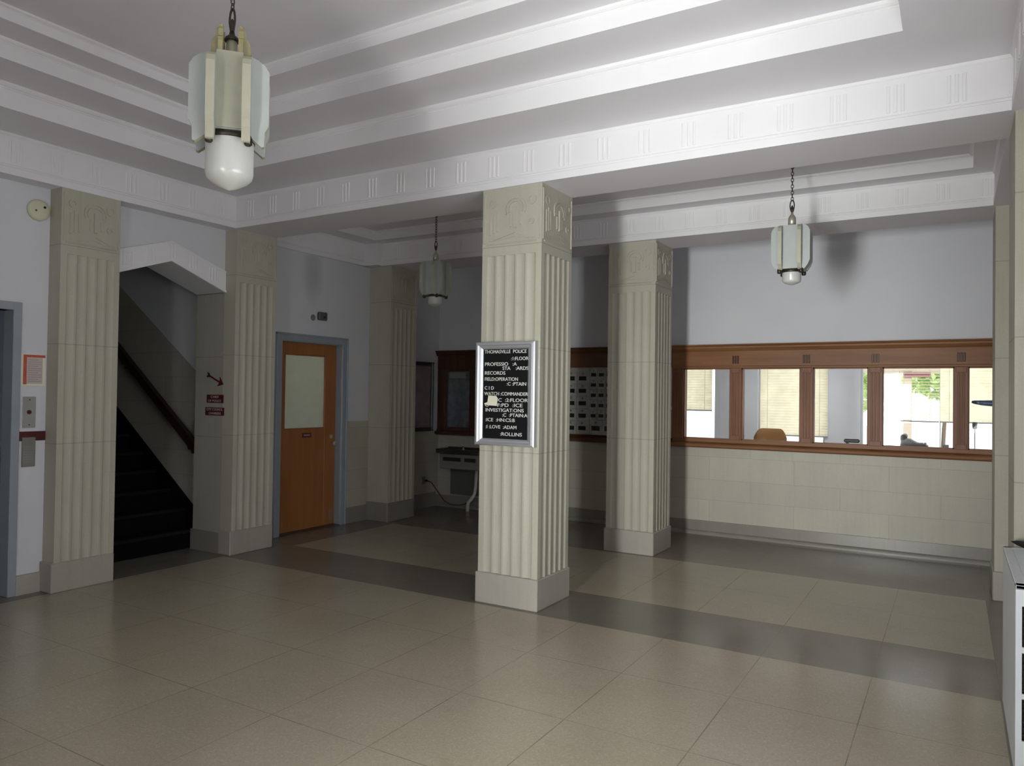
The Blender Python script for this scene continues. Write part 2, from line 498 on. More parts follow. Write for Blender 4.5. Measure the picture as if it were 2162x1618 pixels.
# small unseen room behind the wooden door, lit by an added fill lamp
mb.box(-2.0, -.30, .40, .50, 0, 2.7); mb.box(-2.0, -.30, 2.5, 2.6, 0, 2.7); mb.box(-2.1, -2.0, .40, 2.6, 0, 2.7); mb.box(-2.0, -.30, .5, 2.5, 2.6, 2.7); mb.box(-2.0, -.9, .5, 2.5, -.1, 0)
struct('wall_left.001', mb, M['paint'], 'lavender painted left wall of the inner bay above the wooden door')
# stair shaft
def stair_line(x): return 1.764 + .705 * (-.589 - x)
mb = MB()
mb.prism([(-4.6, 0), (-.41, 0), (-.41, stair_line(-.41)), (-4.6, stair_line(-4.6))], 1, .14, .26, 0)
mb.prism([(-4.6, stair_line(-4.6)), (-.41, stair_line(-.41)), (-.41, 5.2), (-4.6, 5.2)], 1, .145, .26, 1)
struct('wall_stair', mb, [M['ashlar_stair'], M['paint']], 'far side wall of the staircase with sloping stone wainscot')
mb = MB(); mb.box(-4.6, -.41, -1.42, -1.30, 0, 5.2)
struct('wall_stair.001', mb, M['paint'], 'near side wall of the staircase behind the pilaster')
mb = MB(); mb.box(-4.7, -4.6, -1.42, .26, 0, 5.2)
struct('wall_stair.002', mb, M['paint'], 'end wall at the head of the staircase')
mb = MB(); mb.box(-4.7, -.35, -1.42, .26, 5.2, 5.3)
struct('ceiling.001', mb, M['ceil'], 'ceiling over the staircase', 'ceiling')
mb = MB(); mb.box(-.41, -.35, -1.42, .26, 3.4, 5.2)
struct('wall_stair.003', mb, M['paint'], 'wall over the stair opening inside the stair shaft')

# back wall
mb = MB()
mb.box(-.6, XWR + .2, YW, YW + .2, 0, 1.02)
struct('wall_back', mb, M['ashlar'], 'coursed stone lower part of the back wall under the windows')
mb = MB(); mb.box(-.6, XWR + .2, YW, YW + .2, 2.12, 3.45)
struct('wall_back.001', mb, M['paint'], 'lavender painted upper part of the back wall')
mb = MB(); mb.box(-.6, .60, YW + .032, YW + .2, 1.02, 2.12)
struct('wall_back.002', mb, M['paint'], 'piece of back wall behind the corner window frame')
mb = MB(); mb.box(.60, 3.30, YW + .14, YW + .2, 1.02, 2.12)
struct('wall_back.003', mb, M['paint'], 'piece of back wall behind the mailboxes')
mb = MB(); mb.box(XB, XWR, YW - .022, YW, 0, .158); mb.box(XB, XWR, YW - .05, YW - .022, 0, .018)
mb2 = [(YW - .022, 0.018), (YW - .05, .018), (YW - .046, .030), (YW - .036, .040), (YW - .022, .046)]
mb.prism(mb2, 0, XB, XWR, 1)
struct('baseboard_back', mb, [M['base'], M['cove']], 'dark stone baseboard with glossy cove along the back wall', 'baseboard')
mb = MB(); mb.box(XB, XB + .022, 2.80, YW - .05, 0, .2); mb.box(XB, XB + .022, 1.894, 2.29, 0, .19); mb.box(XB, XB + .022, .50, .795, 0, .2)
struct('baseboard_left', mb, M['base'], 'dark stone baseboard of the inner bay left wall', 'baseboard')
mb = MB(); mb.box(0, .018, -1.83, -1.64, 0, .15)
struct('baseboard_left.001', mb, M['colbase'], 'pale stone baseboard block below the elevator call panel', 'baseboard')
mb = MB(); mb.box(XB, XB + .012, 1.894, 2.29, .19, 1.225); mb.box(XB, XB + .012, 2.79, YW, .2, 1.04)
struct('trim_1', mb, M['ashlar_side'], 'stone wainscot of the inner bay left wall', 'wainscot')
# right wall, front wall
mb = MB(); mb.box(XWR, XWR + .2, YF, -4.05, 0, 3.5); mb.box(XWR, XWR + .2, -1.75, YW + .2, 0, 3.5)
mb.box(XWR, XWR + .2, -4.05, -1.75, 0, .70); mb.box(XWR, XWR + .2, -4.05, -1.75, 2.15, 3.5)  # unseen opening cut for the added side fill lamp
struct('wall_right', mb, M['paint'], 'right wall of the hall')
mb = MB()
DX0, DX1, DZ = 4.49, 5.05, 2.15
mb.box(-.4, DX0, YF - .2, YF, 0, 3.4); mb.box(DX1, XWR + .2, YF - .2, YF, 0, 3.4); mb.box(DX0, DX1, YF - .2, YF, DZ, 3.4)
struct('wall_front', mb, M['paint'], 'front wall behind the viewer with the entrance opening')

# entrance vestibule beyond the front wall
VX0, VX1, VY = 4.05, 5.55, -8.6
mb = MB(); mb.box(VX0-.15, VX0, VY, YF-.2, 0, 2.7); mb.box(VX1, VX1+.15, VY, YF-.2, 0, 2.7); mb.box(VX0-.15, VX1+.15, VY, YF-.2, 2.7, 2.8)
mb.box(VX0-.15, VX1+.15, VY-.1, VY, 2.35, 2.8)
struct('wall_vestibule', mb, M['paint'], 'walls and ceiling of the entrance vestibule behind the viewer')
mb = MB(); mb.box(VX0-.15, VX1+.15, VY-.1, YF-.3, -.12, 0)
struct('floor.002', mb, M['floor'], 'floor of the entrance vestibule', 'floor')

# ---- ceilings
HALL = [((.164, 6.361, -5.05, -.013), ZB, 3.432), ((.682, 5.868, -4.48, -.581), 3.432, 3.597),
        ((1.074, 5.465, -4.055, -1.005), 3.597, 3.72), ((1.339, 5.195, -3.77, -1.292), 3.72, 3.801)]
BAY = [((-.155, 6.361, .479, 2.247), ZB, 3.399), ((.108, 6.215, .686, 2.04), 3.399, 3.505)]
mb = MB()
def ring(mb, a, b, za, zb_, mi=0):
    A = [(a[0],a[2],za),(a[1],a[2],za),(a[1],a[3],za),(a[0],a[3],za)]
    B = [(b[0],b[2],zb_),(b[1],b[2],zb_),(b[1],b[3],zb_),(b[0],b[3],zb_)]
    mb.add(A + B, [[i, (i+1) % 4, 4 + (i+1) % 4, 4 + i] for i in range(4)], mi)
def flat(mb, r, z): mb.add([(r[0],r[2],z),(r[1],r[2],z),(r[1],r[3],z),(r[0],r[3],z)], [(3,2,1,0)])
for L in (HALL, BAY):
    for i in range(len(L) - 1): ring(mb, L[i][0], L[i+1][0], L[i][2], L[i][2])
    flat(mb, L[-1][0], L[-1][2])
# soffits of beams
def soff(x0, x1, y0, y1, z=ZB): mb.add([(x0,y0,z),(x1,y0,z),(x1,y1,z),(x0,y1,z)], [(3,2,1,0)])
soff(-.6, 7, -.0195, .4855); soff(-.6, 7, 2.2405, 2.785); soff(-.6, .1705, -5.0565, -.0195); soff(6.3545, 7, -5.0565, -.0195)
soff(-.6, -.1485, .4855, 2.2405); soff(6.3545, 7, .4855, 2.2405); soff(-.6, 7, YF - .3, -5.0435); soff(-.6, 7, 2.785, YW + .3, 3.40)
mb.add([(-.6,2.785,ZB),(7,2.785,ZB),(7,2.785,3.40),(-.6,2.785,3.40)], [(0,1,2,3)])
struct('ceiling', mb, M['ceil'], 'stepped coffered ceiling in pale grey paint', 'ceiling', None)
roof = MB(); roof.box(-1, 7.2, YF - .4, YW + .3, 4.0, 4.1)
struct('ceiling.002', roof, M['ceil'], 'slab above the coffered ceiling', 'ceiling')

def band(name, lv, label, prof):
    """moulded vertical band around one step; prof: (inset, fraction of height)"""
    r, z0, z1 = lv; mbb = MB()
    P = [(ins, z0 + (z1 - z0) * t) for ins, t in prof]
    for (i0, t0), (i1, t1) in zip(P, P[1:]):
        ring(mbb, (r[0]+i0, r[1]-i0, r[2]+i0, r[3]-i0), (r[0]+i1, r[1]-i1, r[2]+i1, r[3]-i1), t0, t1)
    return mbb
STEP = [(0,0),(0,.76),(.004,.78),(.004,.82),(.012,.84),(.022,.90),(.028,1.0)]
FASC = [(.006,0),(.006,.175),(.001,.19),(.001,.205),(.005,.215),(.005,.235),(0,.25),(0,.93),(.006,.95),(.014,1.0)]
def flutes_y(mbb, x, y, z0, z1, sgn, n=3, w=.020, g=.017, d=.0055):
    """three raised half-round bars on a face parallel to X at depth y"""
    tot = n*w + (n-1)*g
    for k in range(n):
        a = x - tot/2 + k*(w+g)
        poly = [(a + w/2 - w/2*math.cos(PI*i/6), y + sgn*d*math.sin(PI*i/6)) for i in range(7)]
        mbb.prism(poly, 2, z0, z1)
def flutes_x(mbb, y, x, z0, z1, sgn, n=3, w=.020, g=.017, d=.0055):
    tot = n*w + (n-1)*g
    for k in range(n):
        a = y - tot/2 + k*(w+g)
        poly = [(x + sgn*d*math.sin(PI*i/6), a + w/2 - w/2*math.cos(PI*i/6)) for i in range(7)]
        mbb.prism(poly, 2, z0, z1)
b0 = band('f', HALL[0], '', FASC)
k = 0
while .062 + .302 * k < 6.3:
    x = .062 + .302 * k
    if x > .22: flutes_y(b0, x, -.013, 3.222, 3.378, -1)
    flutes_y(b0, max(x, .3), -5.05, 3.222, 3.378, 1); k += 1
for k in range(17):
    flutes_x(b0, -.185 - .297 * k, .164, 3.222, 3.378, 1); flutes_x(b0, -.185 - .297 * k, 6.361, 3.222, 3.378, -1)
struct('trim_2', b0, M['trim'], 'white plaster frieze with triple flutes around the main hall ceiling', 'frieze')
for i, nm in ((1, 'lowest'), (2, 'middle'), (3, 'topmost')):
    struct('trim_%d' % (i + 2), band('s', HALL[i], '', STEP), M['trim'], nm + ' white moulded step of the main hall ceiling', 'moulding')
b0 = band('f', BAY[0], '', FASC)
for k in range(21): flutes_y(b0, .273 + .302 * k, 2.247, 3.218, 3.35, -1, d=.005)
for k in range(5): flutes_x(b0, 1.045 - .302 + .302 * k, -.155, 3.218, 3.35, 1, d=.005)
b0.box(-.2, .056, 2.149, 2.247, ZB, 3.399)
struct('trim_6', b0, M['trim'], 'white plaster frieze around the inner bay ceiling', 'frieze')
struct('trim_7', band('s', BAY[1], '', STEP), M['trim'], 'white moulded step of the inner bay ceiling', 'moulding')

# gabled arch trim over the stairs
mb = MB()
lo = [(-1.158, 2.535), (-.590, 2.738), (0, 2.523)]; hi = [(-1.158, 2.735), (-.590, 2.919), (0, 2.730)]
mb.prism(lo + hi[::-1], 0, 0, .016)
mb.prism([(a, b - .002) for a, b in lo] + [(a, b + .022) for a, b in lo][::-1], 0, 0, .028)
mb.prism([(a, b - .014) for a, b in hi] + [(a, b) for a, b in hi][::-1], 0, 0, .022)
for y in (-1.004, -.788, -.578, -.362, -.150):
    t = (y + 1.158) / .568 if y < -.59 else (y + .59) / .59
    zc = (2.635 + (2.829 - 2.635) * t) if y < -.59 else (2.829 + (2.627 - 2.829) * t)
    flutes_x(mb, y, .016, zc - .055, zc + .065, 1, w=.018, g=.014, d=.007)
struct('trim_8', mb, M['trim'], 'white fluted gable trim over the stair opening', 'trim')
# stone jamb right of the stair opening
mb = MB(); mb.box(-.41, 0, 0, .10, .2, 2.53, 0); mb.box(-.425, 0, -.015, .10, 0, .2, 1)
struct('trim_9', mb, [M['jamb'], M['base']], 'plain stone jamb right of the stairs', 'jamb')

# ------------------------------------------------------------------ columns and pilasters
def fluted_outline(x0, x1, y0, y1, faces, nf=5, margin=.047, d=.011, gap=.014):
    """counter-clockwise outline; faces: subset of 'S','E','N','W' to flute"""
    pts = []
    def edge(p, q, flute):
        L = math.dist(p, q); t = ((q[0]-p[0])/L, (q[1]-p[1])/L); nin = (-t[1], t[0])
        pts.append(p)
        if not flute: return
        w = (L - 2*margin - (nf-1)*gap) / nf
        for k in range(nf):
            a = margin + k*(w+gap)
            for i in range(7):
                u = a + w*i/6; dd = d*math.sin(PI*i/6)**.75 if 0 < i < 6 else 0
                pts.append((p[0]+t[0]*u+nin[0]*dd, p[1]+t[1]*u+nin[1]*dd))
    edge((x0,y0), (x1,y0), 'S' in faces); edge((x1,y0), (x1,y1), 'E' in faces)
    edge((x1,y1), (x0,y1), 'N' in faces); edge((x0,y1), (x0,y0), 'W' in faces)
    return pts

def carving(mb, to3, W):
    """low generic relief on one capital face; to3(u, z, d): u across 0..W, d outwards"""
    def bar(u0, u1, z0, z1, d):
        c = .004
        v = [to3(u0,z0,0),to3(u1,z0,0),to3(u1,z1,0),to3(u0,z1,0),to3(u0+c,z0+c,d),to3(u1-c,z0+c,d),to3(u1-c,z1-c,d),to3(u0+c,z1-c,d)]
        mb.add(v, [(4,5,6,7),(0,1,5,4),(1,2,6,5),(2,3,7,6),(3,0,4,7)])
    def poly(p, d):
        n = len(p); v = [to3(u,z,0) for u,z in p] + [to3(u,z,d) for u,z in p]
        mb.add(v, [[i,(i+1)%n,n+(i+1)%n,n+i] for i in range(n)] + [list(range(n,2*n))])
    m = .035
    bar(m*.3, m*.3+.016, 2.72, 3.10, .007); bar(W-m*.3-.016, W-m*.3, 2.72, 3.10, .007)
    bar(m, W-m, 2.705, 2.718, .007)
    # pediment of two raking bars
    for k, zz in enumerate((0, .03)):
        a = m + .02 + .05*k; b = W - m - .02 - .05*k; c = W*.56
        poly([(a, 2.735), (c, 2.80-zz), (b, 2.735), (b-.03, 2.735), (c, 2.786-zz), (a+.03, 2.735)], .007)
    # upright panels and fan of ribs, a rounded tree shape and a trailing scroll
    for i in range(3): bar(.06+.032*i, .06+.032*i+.02, 2.78+.012*i, 2.95+.02*(i%2), .006)
    cx, cz = W*.56, 2.965
    for r in (.095, .068):
        pts = [(cx + r*math.cos(PI*(i/12*1.3-.15)), cz + r*.95*math.sin(PI*(i/12*1.3-.15))) for i in range(13)]
        ins = [(cx + (r-.013)*math.cos(PI*(i/12*1.3-.15)), cz + (r-.013)*.95*math.sin(PI*(i/12*1.3-.15))) for i in range(13)]
        for i in range(12): poly([pts[i], pts[i+1], ins[i+1], ins[i]][::-1], .008)
    bar(cx-.016, cx+.016, 2.82, 2.98, .010); bar(cx-.05, cx-.03, 2.83, 2.93, .006); bar(cx+.035, cx+.055, 2.84, 2.92, .006)
    for c0, z0, r0 in ((.085, 3.02, .034), (W-.085, 3.02, .038), (W-.09, 2.86, .026)):
        p = [(c0 + r0*math.cos(2*PI*i/14), z0 + r0*math.sin(2*PI*i/14)) for i in range(14)]
        q = [(c0 + r0*.6*math.cos(2*PI*i/14), z0 + r0*.6*math.sin(2*PI*i/14)) for i in range(14)]
        for i in range(14): poly([q[i], q[(i+1)%14], p[(i+1)%14], p[i]], .007)

def column(x0, x1, y0, y1, faces, label, bx=.012, name='column', carve='', basefaces='SENW', basemat=None, shaftfaces=None):
    t = thing(name, label, name, ((x0+x1)/2, (y0+y1)/2, 0))
    m = MB()
    m.prism(fluted_outline(x0, x1, y0, y1, faces), 2, ZBASE, 2.622)
    obj('shaft', m, M['column'], t)
    m = MB(); m.box(x0, x1, y0, y1, 2.622, ZB)
    if 'S' in carve: carving(m, lambda u, z, d: (x0+u, y0-d, z), x1-x0)
    if 'E' in carve: carving(m, lambda u, z, d: (x1+d, y0+u, z), y1-y0)
    obj('carved_capital', m, M['column'], t)
    m = MB()
    m.bbox(x0-(bx if 'W' in basefaces else 0), x1+(bx if 'E' in basefaces else 0), y0-(bx*1.8 if 'S' in basefaces else 0), y1+(bx if 'N' in basefaces else 0), 0, ZBASE, .006)
    obj('base', m, basemat or M['colbase'], t)
    return t
column(2.983, 3.498, 0, .497, 'SENW', 'freestanding fluted stone column in mid hall carrying the black letter directory', carve='SE')
column(3.038, 3.542, 2.287, 2.790, 'SENW', 'fluted stone column farther back beside the mailboxes, left of the service windows', carve='SE')
column(.0015, .164, -1.631, -1.158, 'E', 'fluted stone pilaster left of the dark stairs, beside the elevator call panel', name='pilaster', carve='E', basefaces='SE')
column(.0015, .164, 0, .494, 'E', 'fluted stone pilaster between the dark stairs and the wooden door', name='pilaster', carve='E', basefaces='SE')
column(XB + .0015, .164, 2.285, 2.791, 'E', 'fluted stone pilaster right of the wooden door, at the dark corner', name='pilaster', carve='E', basefaces='SE', basemat=M['base'])
column(6.372, XWR - .0015, 0, .497, '', 'plain stone pilaster behind the radiator cover at the right edge', name='pilaster', basefaces='SW')
column(6.372, XWR - .0015, 2.285, 2.791, '', 'plain stone pilaster at the right end of the service windows', name='pilaster', basefaces='SW')

# ------------------------------------------------------------------ stairs
t = thing('staircase', 'dark carpeted staircase rising left behind the gabled opening', 'staircase', (-.5, -.58, 0))
mb = MB(); nz = MB()
for k in range(12):
    x = -.45 - .25*k; z = .18*(k+1)
    mb.box(-4.58, x, -1.28, .118, z - .18, z, 0)
    nz.prism([(x - .03, z), (x + .012, z), (x + .012, z - .022), (x, z - .03), (x, z + .003), (x - .03, z + .003)], 1, -1.28, .118)
obj('steps', mb, M['black'], t); obj('nosing', nz, M['nosing'], t)
mb = MB()
def nl(x): return .18 + .72*(-.45 - x)
mb.prism([(-.413, 0), (-.413, nl(-.45)+.08), (-.47, nl(-.47)+.115), (-3.3, nl(-3.3)+.115), (-3.3, 1.9), (-.55, 0)], 1, .118, .14)
obj('skirting_board', mb, M['black'], t)
t = thing('handrail', 'dark wooden handrail sloping up the far stair wall', 'handrail', (-.48, .06, 1.0))
mb = MB()
def rl(x): return 1.075 + .745*(-.50 - x)
mb.prism([(-.47, rl(-.47)-.115), (-.455, rl(-.47)-.03), (-.47, rl(-.47)), (-3.2, rl(-3.2)), (-3.2, rl(-3.2)-.105)], 1, .035, .085)
obj('rail', mb, M['rail'], t)
for x in (-.62, -1.8, -3.0):
    m = MB(); m.tube([(x, .14, rl(x)-.20), (x, .09, rl(x)-.19), (x, .062, rl(x)-.10)], .009, 8); m.bbox(x-.02, x+.02, .132, .14, rl(x)-.24, rl(x)-.16, .003)
    obj('bracket', m, M['bronze'], t)

# ------------------------------------------------------------------ elevator, call plates, bell
mb = MB(); mb.box(-.16, -.12, -3.2, -1.885, 0, 2.158); mb.box(-.122, -.112, -2.56, -2.54, 0, 2.15)
struct('door_1', mb, M['elev'], 'dark blue steel elevator door at the left edge', 'elevator door')
mb = MB(); mb.bbox(-.14, .022, -1.885, -1.825, 0, 2.22, .004); mb.bbox(-.14, .022, -3.28, -3.22, 0, 2.22, .004); mb.bbox(-.14, .022, -3.22, -1.885, 2.158, 2.22, .004)
struct('trim_10', mb, M['bluegrey'], 'blue grey steel frame of the elevator door', 'door frame')

t = thing('notice_sign', 'red bordered notice on the wall left of the stairs pilaster', 'sign', (0, -1.73, 1.59))
m = MB(); m.bbox(0, .006, -1.822, -1.640, 1.590, 1.836, .002); obj('backing', m, M['paper'], t)
m = MB(); m.box(.006, .0072, -1.803, -1.645, 1.808, 1.828); m.box(.006, .0072, -1.803, -1.778, 1.600, 1.808); obj('red_border', m, M['red'], t)
m = MB(); m.box(.006, .0074, -1.776, -1.664, 1.606, 1.806); obj('sheet', m, M['pinkpaper'], t)
m = MB()
for i in range(11):
    z = 1.79 - .0165*i; m.box(.0074, .0078, -1.770, -1.770 + (.098 if i % 3 else .075), z - .0025, z + .0015)
obj('printed_lines', m, M['ink'], t)
t = thing('elevator_call_plate', 'steel elevator call plate with one red button', 'call plate', (0, -1.752, 1.268))
m = MB(); m.bbox(0, .007, -1.800, -1.705, 1.268, 1.506, .003); obj('plate', m, M['steel'], t)
m = MB(); m.disc_x(.007, .013, -1.755, 1.388, .016); obj('button', m, M['maroon'], t)
for zz in (1.483, 1.290):
    m = MB(); m.disc_x(.007, .009, -1.752, zz, .005, 12); obj('screw', m, M['bronze'], t)
m = MB(); m.bbox(0, .010, -1.822, -1.630, 1.168, 1.240, .003)
tag(obj('wall_plaque', m, M['maroon']), 'dark maroon plaque below the elevator call plate', 'plaque')
t = thing('wall_sign', 'grey instruction plate on the wall under the maroon plaque', 'sign', (0, -1.752, .97))
m = MB(); m.bbox(.0, .014, -1.800, -1.705, .970, 1.196, .003); obj('card', m, M['cooler'], t)
m = MB()
for i in range(7): m.box(.014, .0146, -1.79, -1.72, 1.12 - .019*i, 1.125 - .019*i)
obj('printed_lines', m, M['greyplastic'], t)
t = thing('fire_bell', 'round cream alarm disc high on the wall beside the stairs pilaster', 'alarm', (0, -1.722, 2.947))
m = MB(); m.add([], []); 
prof = [(.0, .0), (.082, 0), (.083, .012), (.078, .028), (.06, .036), (0, .038)]
lm = MB().lathe([(max(r, .0005), z) for r, z in prof], 0, 0, 32)
lm.xform(Matrix.Translation((0, -1.722, 2.947)) @ Matrix.Rotation(PI/2, 4, 'Y')); obj('cover', lm, M['cream'], t)
m = MB(); m.disc_x(.030, .039, -1.690, 2.972, .010, 14); obj('sounder_hole', m, M['darkhole'], t)
m = MB(); m.disc_x(.030, .0385, -1.753, 2.938, .008, 14); obj('screw', m, M['greybox'], t)

# ------------------------------------------------------------------ wooden door in the inner bay
DY0, DY1, DH = .893, 1.795, 2.122
m = MB()
GX0, GX1, GZ0, GZ1 = 1.000, 1.620, 1.150, 1.993
m.bbox(-.29, -.25, DY0, GX0, .012, DH, .003); m.bbox(-.29, -.25, GX1, DY1, .012, DH, .003)
m.bbox(-.29, -.25, GX0, GX1, .012, GZ0, .003); m.bbox(-.29, -.25, GX0, GX1, GZ1, DH, .003)
door = struct('door_2', m, M['door'], 'orange oak door with a large frosted glass panel', 'door')
m = MB(); m.box(-.276, -.264, GX0, GX1, GZ0, GZ1); obj('frosted_pane', m, M['frost'], door)
m = MB()
for a in ((GX0, GX0+.012, GZ0, GZ1), (GX1-.012, GX1, GZ0, GZ1), (GX0, GX1, GZ0, GZ0+.012), (GX0, GX1, GZ1-.012, GZ1)): m.bbox(-.264, -.246, *a, .003)
obj('glazing_bead', m, M['door'], door)
m = MB(); m.bbox(-.250, -.246, 1.268, 1.410, 1.053, 1.104, .002); s1 = obj('door_sign', m, M['maroon'], door)
m = MB()
m.box(-.246, -.2455, 1.292, 1.386, 1.070, 1.088); obj('worn_print', m, M['ink'], s1)
m = MB(); lm = MB().lathe([(.012, 0), (.012, .03), (.024, .036), (.029, .05), (.024, .062), (.0005, .066)], 0, 0, 18)
lm.xform(Matrix.Translation((-.25, 1.738, .967)) @ Matrix.Rotation(PI/2, 4, 'Y')); obj('door_knob', lm, M['nickel'], door)
m = MB(); m.disc_x(-.25, -.238, 1.722, 1.046, .024, 20); m.disc_x(-.238, -.232, 1.722, 1.046, .010, 12); obj('deadbolt', m, M['nickel'], door)
m = MB(); m.bbox(-.2505, -.2485, 1.715, 1.755, .06, .17, .0005); obj('kick_scuff', m, M['cooler'], door)
m = MB()
for z in (.35, 1.1, 1.9): m.tube([(-.248, DY0-.004, z-.05), (-.248, DY0-.004, z+.05)], .007, 8)
obj('hinge', m, M['bronze'], door)
mb = MB()
def frame_part(y0, y1, z0, z1): mb.bbox(-.295, -.163, y0, y1, z0, z1, .004)
frame_part(.850, .890, 0, DH + .045); frame_part(1.798, 1.840, 0, DH + .045); frame_part(.890, 1.798, DH + .003, DH + .045)
for a in ((.800, .882, 0, 2.205), (1.806, 1.885, 0, 2.205), (.882, 1.806, DH + .012, 2.205)): mb.bbox(-.182, -.155, *a, .005)
for a in ((.796, .815, 0, 2.212), (1.872, 1.893, 0, 2.212), (.796, 1.893, 2.192, 2.214)): mb.bbox(-.182, -.142, *a, .006)
struct('trim_11', mb, M['bluegrey'], 'blue grey painted frame around the wooden door', 'door frame')
m = MB(); m.box(-.29, -.155, .89, 1.798, 0, .010)
struct('trim_12', m, M['stainless'], 'metal threshold under the wooden door', 'threshold')
t = thing('wall_sensor', 'small dark grey box on the wall above the wooden door', 'sensor', (XB, 1.464, 2.44))
m = MB(); m.bbox(XB, XB + .045, 1.396, 1.530, 2.395, 2.490, .012); obj('case', m, M['greybox'], t)
m = MB(); m.disc_x(XB + .045, XB + .05, 1.475, 2.43, .016, 14); obj('lens', m, M['darkhole'], t)
m = MB(); m.disc_x(XB, XB + .0025, 1.338, 2.418, .036, 14)
tag(obj('wall_patch', m, M['cooler']), 'faint round grey mark left of the small dark wall box', 'mark')

# signs on the stone jamb (face y=0, looking toward the viewer)
JY = 0.0
m = MB()
a = Vector((-.205, 1.722)); b = Vector((-.005, 1.640)); d = (b-a).normalized(); n = Vector((-d.y, d.x))
def q2(p): return (p.x, p.y)
m.prism([q2(a+n*.008), q2(b-d*.045+n*.008), q2(b-d*.045-n*.008), q2(a-n*.008)], 1, -.006, JY)
m.prism([q2(b+d*.02), q2(b-d*.055+n*.048), q2(b-d*.035), q2(b-d*.055-n*.048)], 1, -.006, JY)
m.prism([q2(a+d*.03), q2(a-d*.005+n*.024), q2(a-d*.03+n*.024), q2(a-d*.010), q2(a-d*.03-n*.024), q2(a-d*.005-n*.024)], 1, -.006, JY)
tag(obj('arrow_sign', m, M['maroon']), 'dark maroon arrow pointing down right on the stone jamb', 'sign')
def jamb_sign(x0, x1, z0, z1, lines, label):
    t = thing('wall_sign', label, 'sign', ((x0+x1)/2, JY, z0))
    m = MB(); m.bbox(x0, x1, -.006, JY, z0, z1, .002); obj('plate', m, M['maroon'], t)
    m = MB()
    for txt, u0, u1, zz in lines: put_text(m, txt, lambda u, v, d, u0=u0, zz=zz: (u0 + u, -.006 - d, zz + v), u1-u0, .022, .0008)
    obj('lettering', m, M['pinkpaper'], t)
jamb_sign(-.228, .022, 1.452, 1.532, (('CHIEF', -.165, -.045, 1.500), ('OF POLICE', -.205, -.010, 1.462)), 'upper maroon name plate under the arrow on the stone jamb')
jamb_sign(-.245, .034, 1.330, 1.408, (('CITY COUNCIL', -.225, .015, 1.378), ('CHAMBERS', -.190, -.010, 1.340)), 'lower maroon name plate under the arrow on the stone jamb')

# ------------------------------------------------------------------ directory letter board on the middle column
BX0, BX1, BZ0, BZ1 = 2.968, 3.484, 1.192, 1.966
t = thing('directory_board', 'black letter directory in a silver frame on the middle column', 'directory board', (3.226, 0, 1.192))
IX0, IX1, IZ0, IZ1 = 3.028, 3.418, 1.243, 1.913
m = MB()
# mitred moulded frame: profile (inset from outer edge, distance from column)
prof = [(0, 0), (0, .05), (.008, .058), (.022, .060), (.030, .052), (.044, .048), (.056, .036), (.056, .026)]
def fr(ins, d):
    fx = ins * (IX0-BX0)/.056; gx = ins * (BX1-IX1)/.056; fz = ins * (IZ0-BZ0)/.056; gz = ins * (BZ1-IZ1)/.056
    return [(BX0+fx, -d, BZ0+fz), (BX1-gx, -d, BZ0+fz), (BX1-gx, -d, BZ1-gz), (BX0+fx, -d, BZ1-gz)]
for (i0, d0), (i1, d1) in zip(prof, prof[1:]):
    m.add(fr(i0, d0) + fr(i1, d1), [[i, (i+1) % 4, 4+(i+1) % 4, 4+i] for i in range(4)])
obj('frame', m, M['alu'], t)
m = MB(); m.box(IX0-.004, IX1+.004, -.026, -.001, IZ0-.004, IZ1+.004)
n = int((IZ1-IZ0)/.0075)
for i in range(n): m.box(IX0, IX1, -.0275, -.026, IZ0+.0075*i, IZ0+.0075*i+.0045)
obj('felt_panel', m, M['felt'], t)
rows = [('THOMASVILLE  POLICE', 228, 745, 245, 0), (':1:FLOOR', 560, 768, 332, 0), ('PROFESSIO   :A', 235, 630, 398, 0),
        ('STA    :ARDS', 455, 768, 450, 0), ('RECORDS', 235, 490, 507, 0), ('FIELD:OPERATION', 235, 645, 582, -4),
        (':C :PTAIN', 510, 745, 640, -4), ('C I D', 235, 350, 692, 0), ('WATCH :COMMANDER', 230, 768, 762, -4),
        ('LUC  :2:FLOOR', 330, 768, 838, -4), ('C     F:PD  :ICE', 240, 705, 900, -2), ('INVESTIGAT:ONS', 250, 720, 962, -6),
        (':C  :PTAIN:A', 460, 765, 1020, -8), (':ICE  :HN:CS:B', 250, 615, 1082, -8), (':I :LOVE  :ADAM', 255, 635, 1168, -8), (':ROLLINS', 438, 702, 1252, -10)]
def bx(px): return IX0 + (px - 218) / (770 - 218) * (IX1 - IX0)
def bz(py): return IZ1 - (py - 215) / (1312 - 215) * (IZ1 - IZ0)
for txt, x0, x1, yc, tilt in rows:
    m = MB()
    X0, X1, Z = bx(x0), bx(x1), bz(yc) - .0125
    put_text(m, txt, lambda u, v, d: (X0 + u, -.0275 - d, Z + v), X1 - X0, .0255, .002, .006)
    for part in split_x(m, .013): obj('letter_group', part, M['letter'], t)
m = MB()
p = [(bx(288), bz(785)), (bx(385), bz(790)), (bx(402), bz(815)), (bx(393), bz(912)), (bx(270), bz(905))][::-1]
m.prism(p, 1, -.034, -.0305)
m.prism([(a, b) for a, b in ((bx(235), bz(882)), (bx(272), bz(868)), (bx(274), bz(905)), (bx(240), bz(893)))][::-1], 1, -.0335, -.0315)
tag(obj('paper_note', m, M['paper']), 'small blank cream paper note stuck on the directory board', 'note')

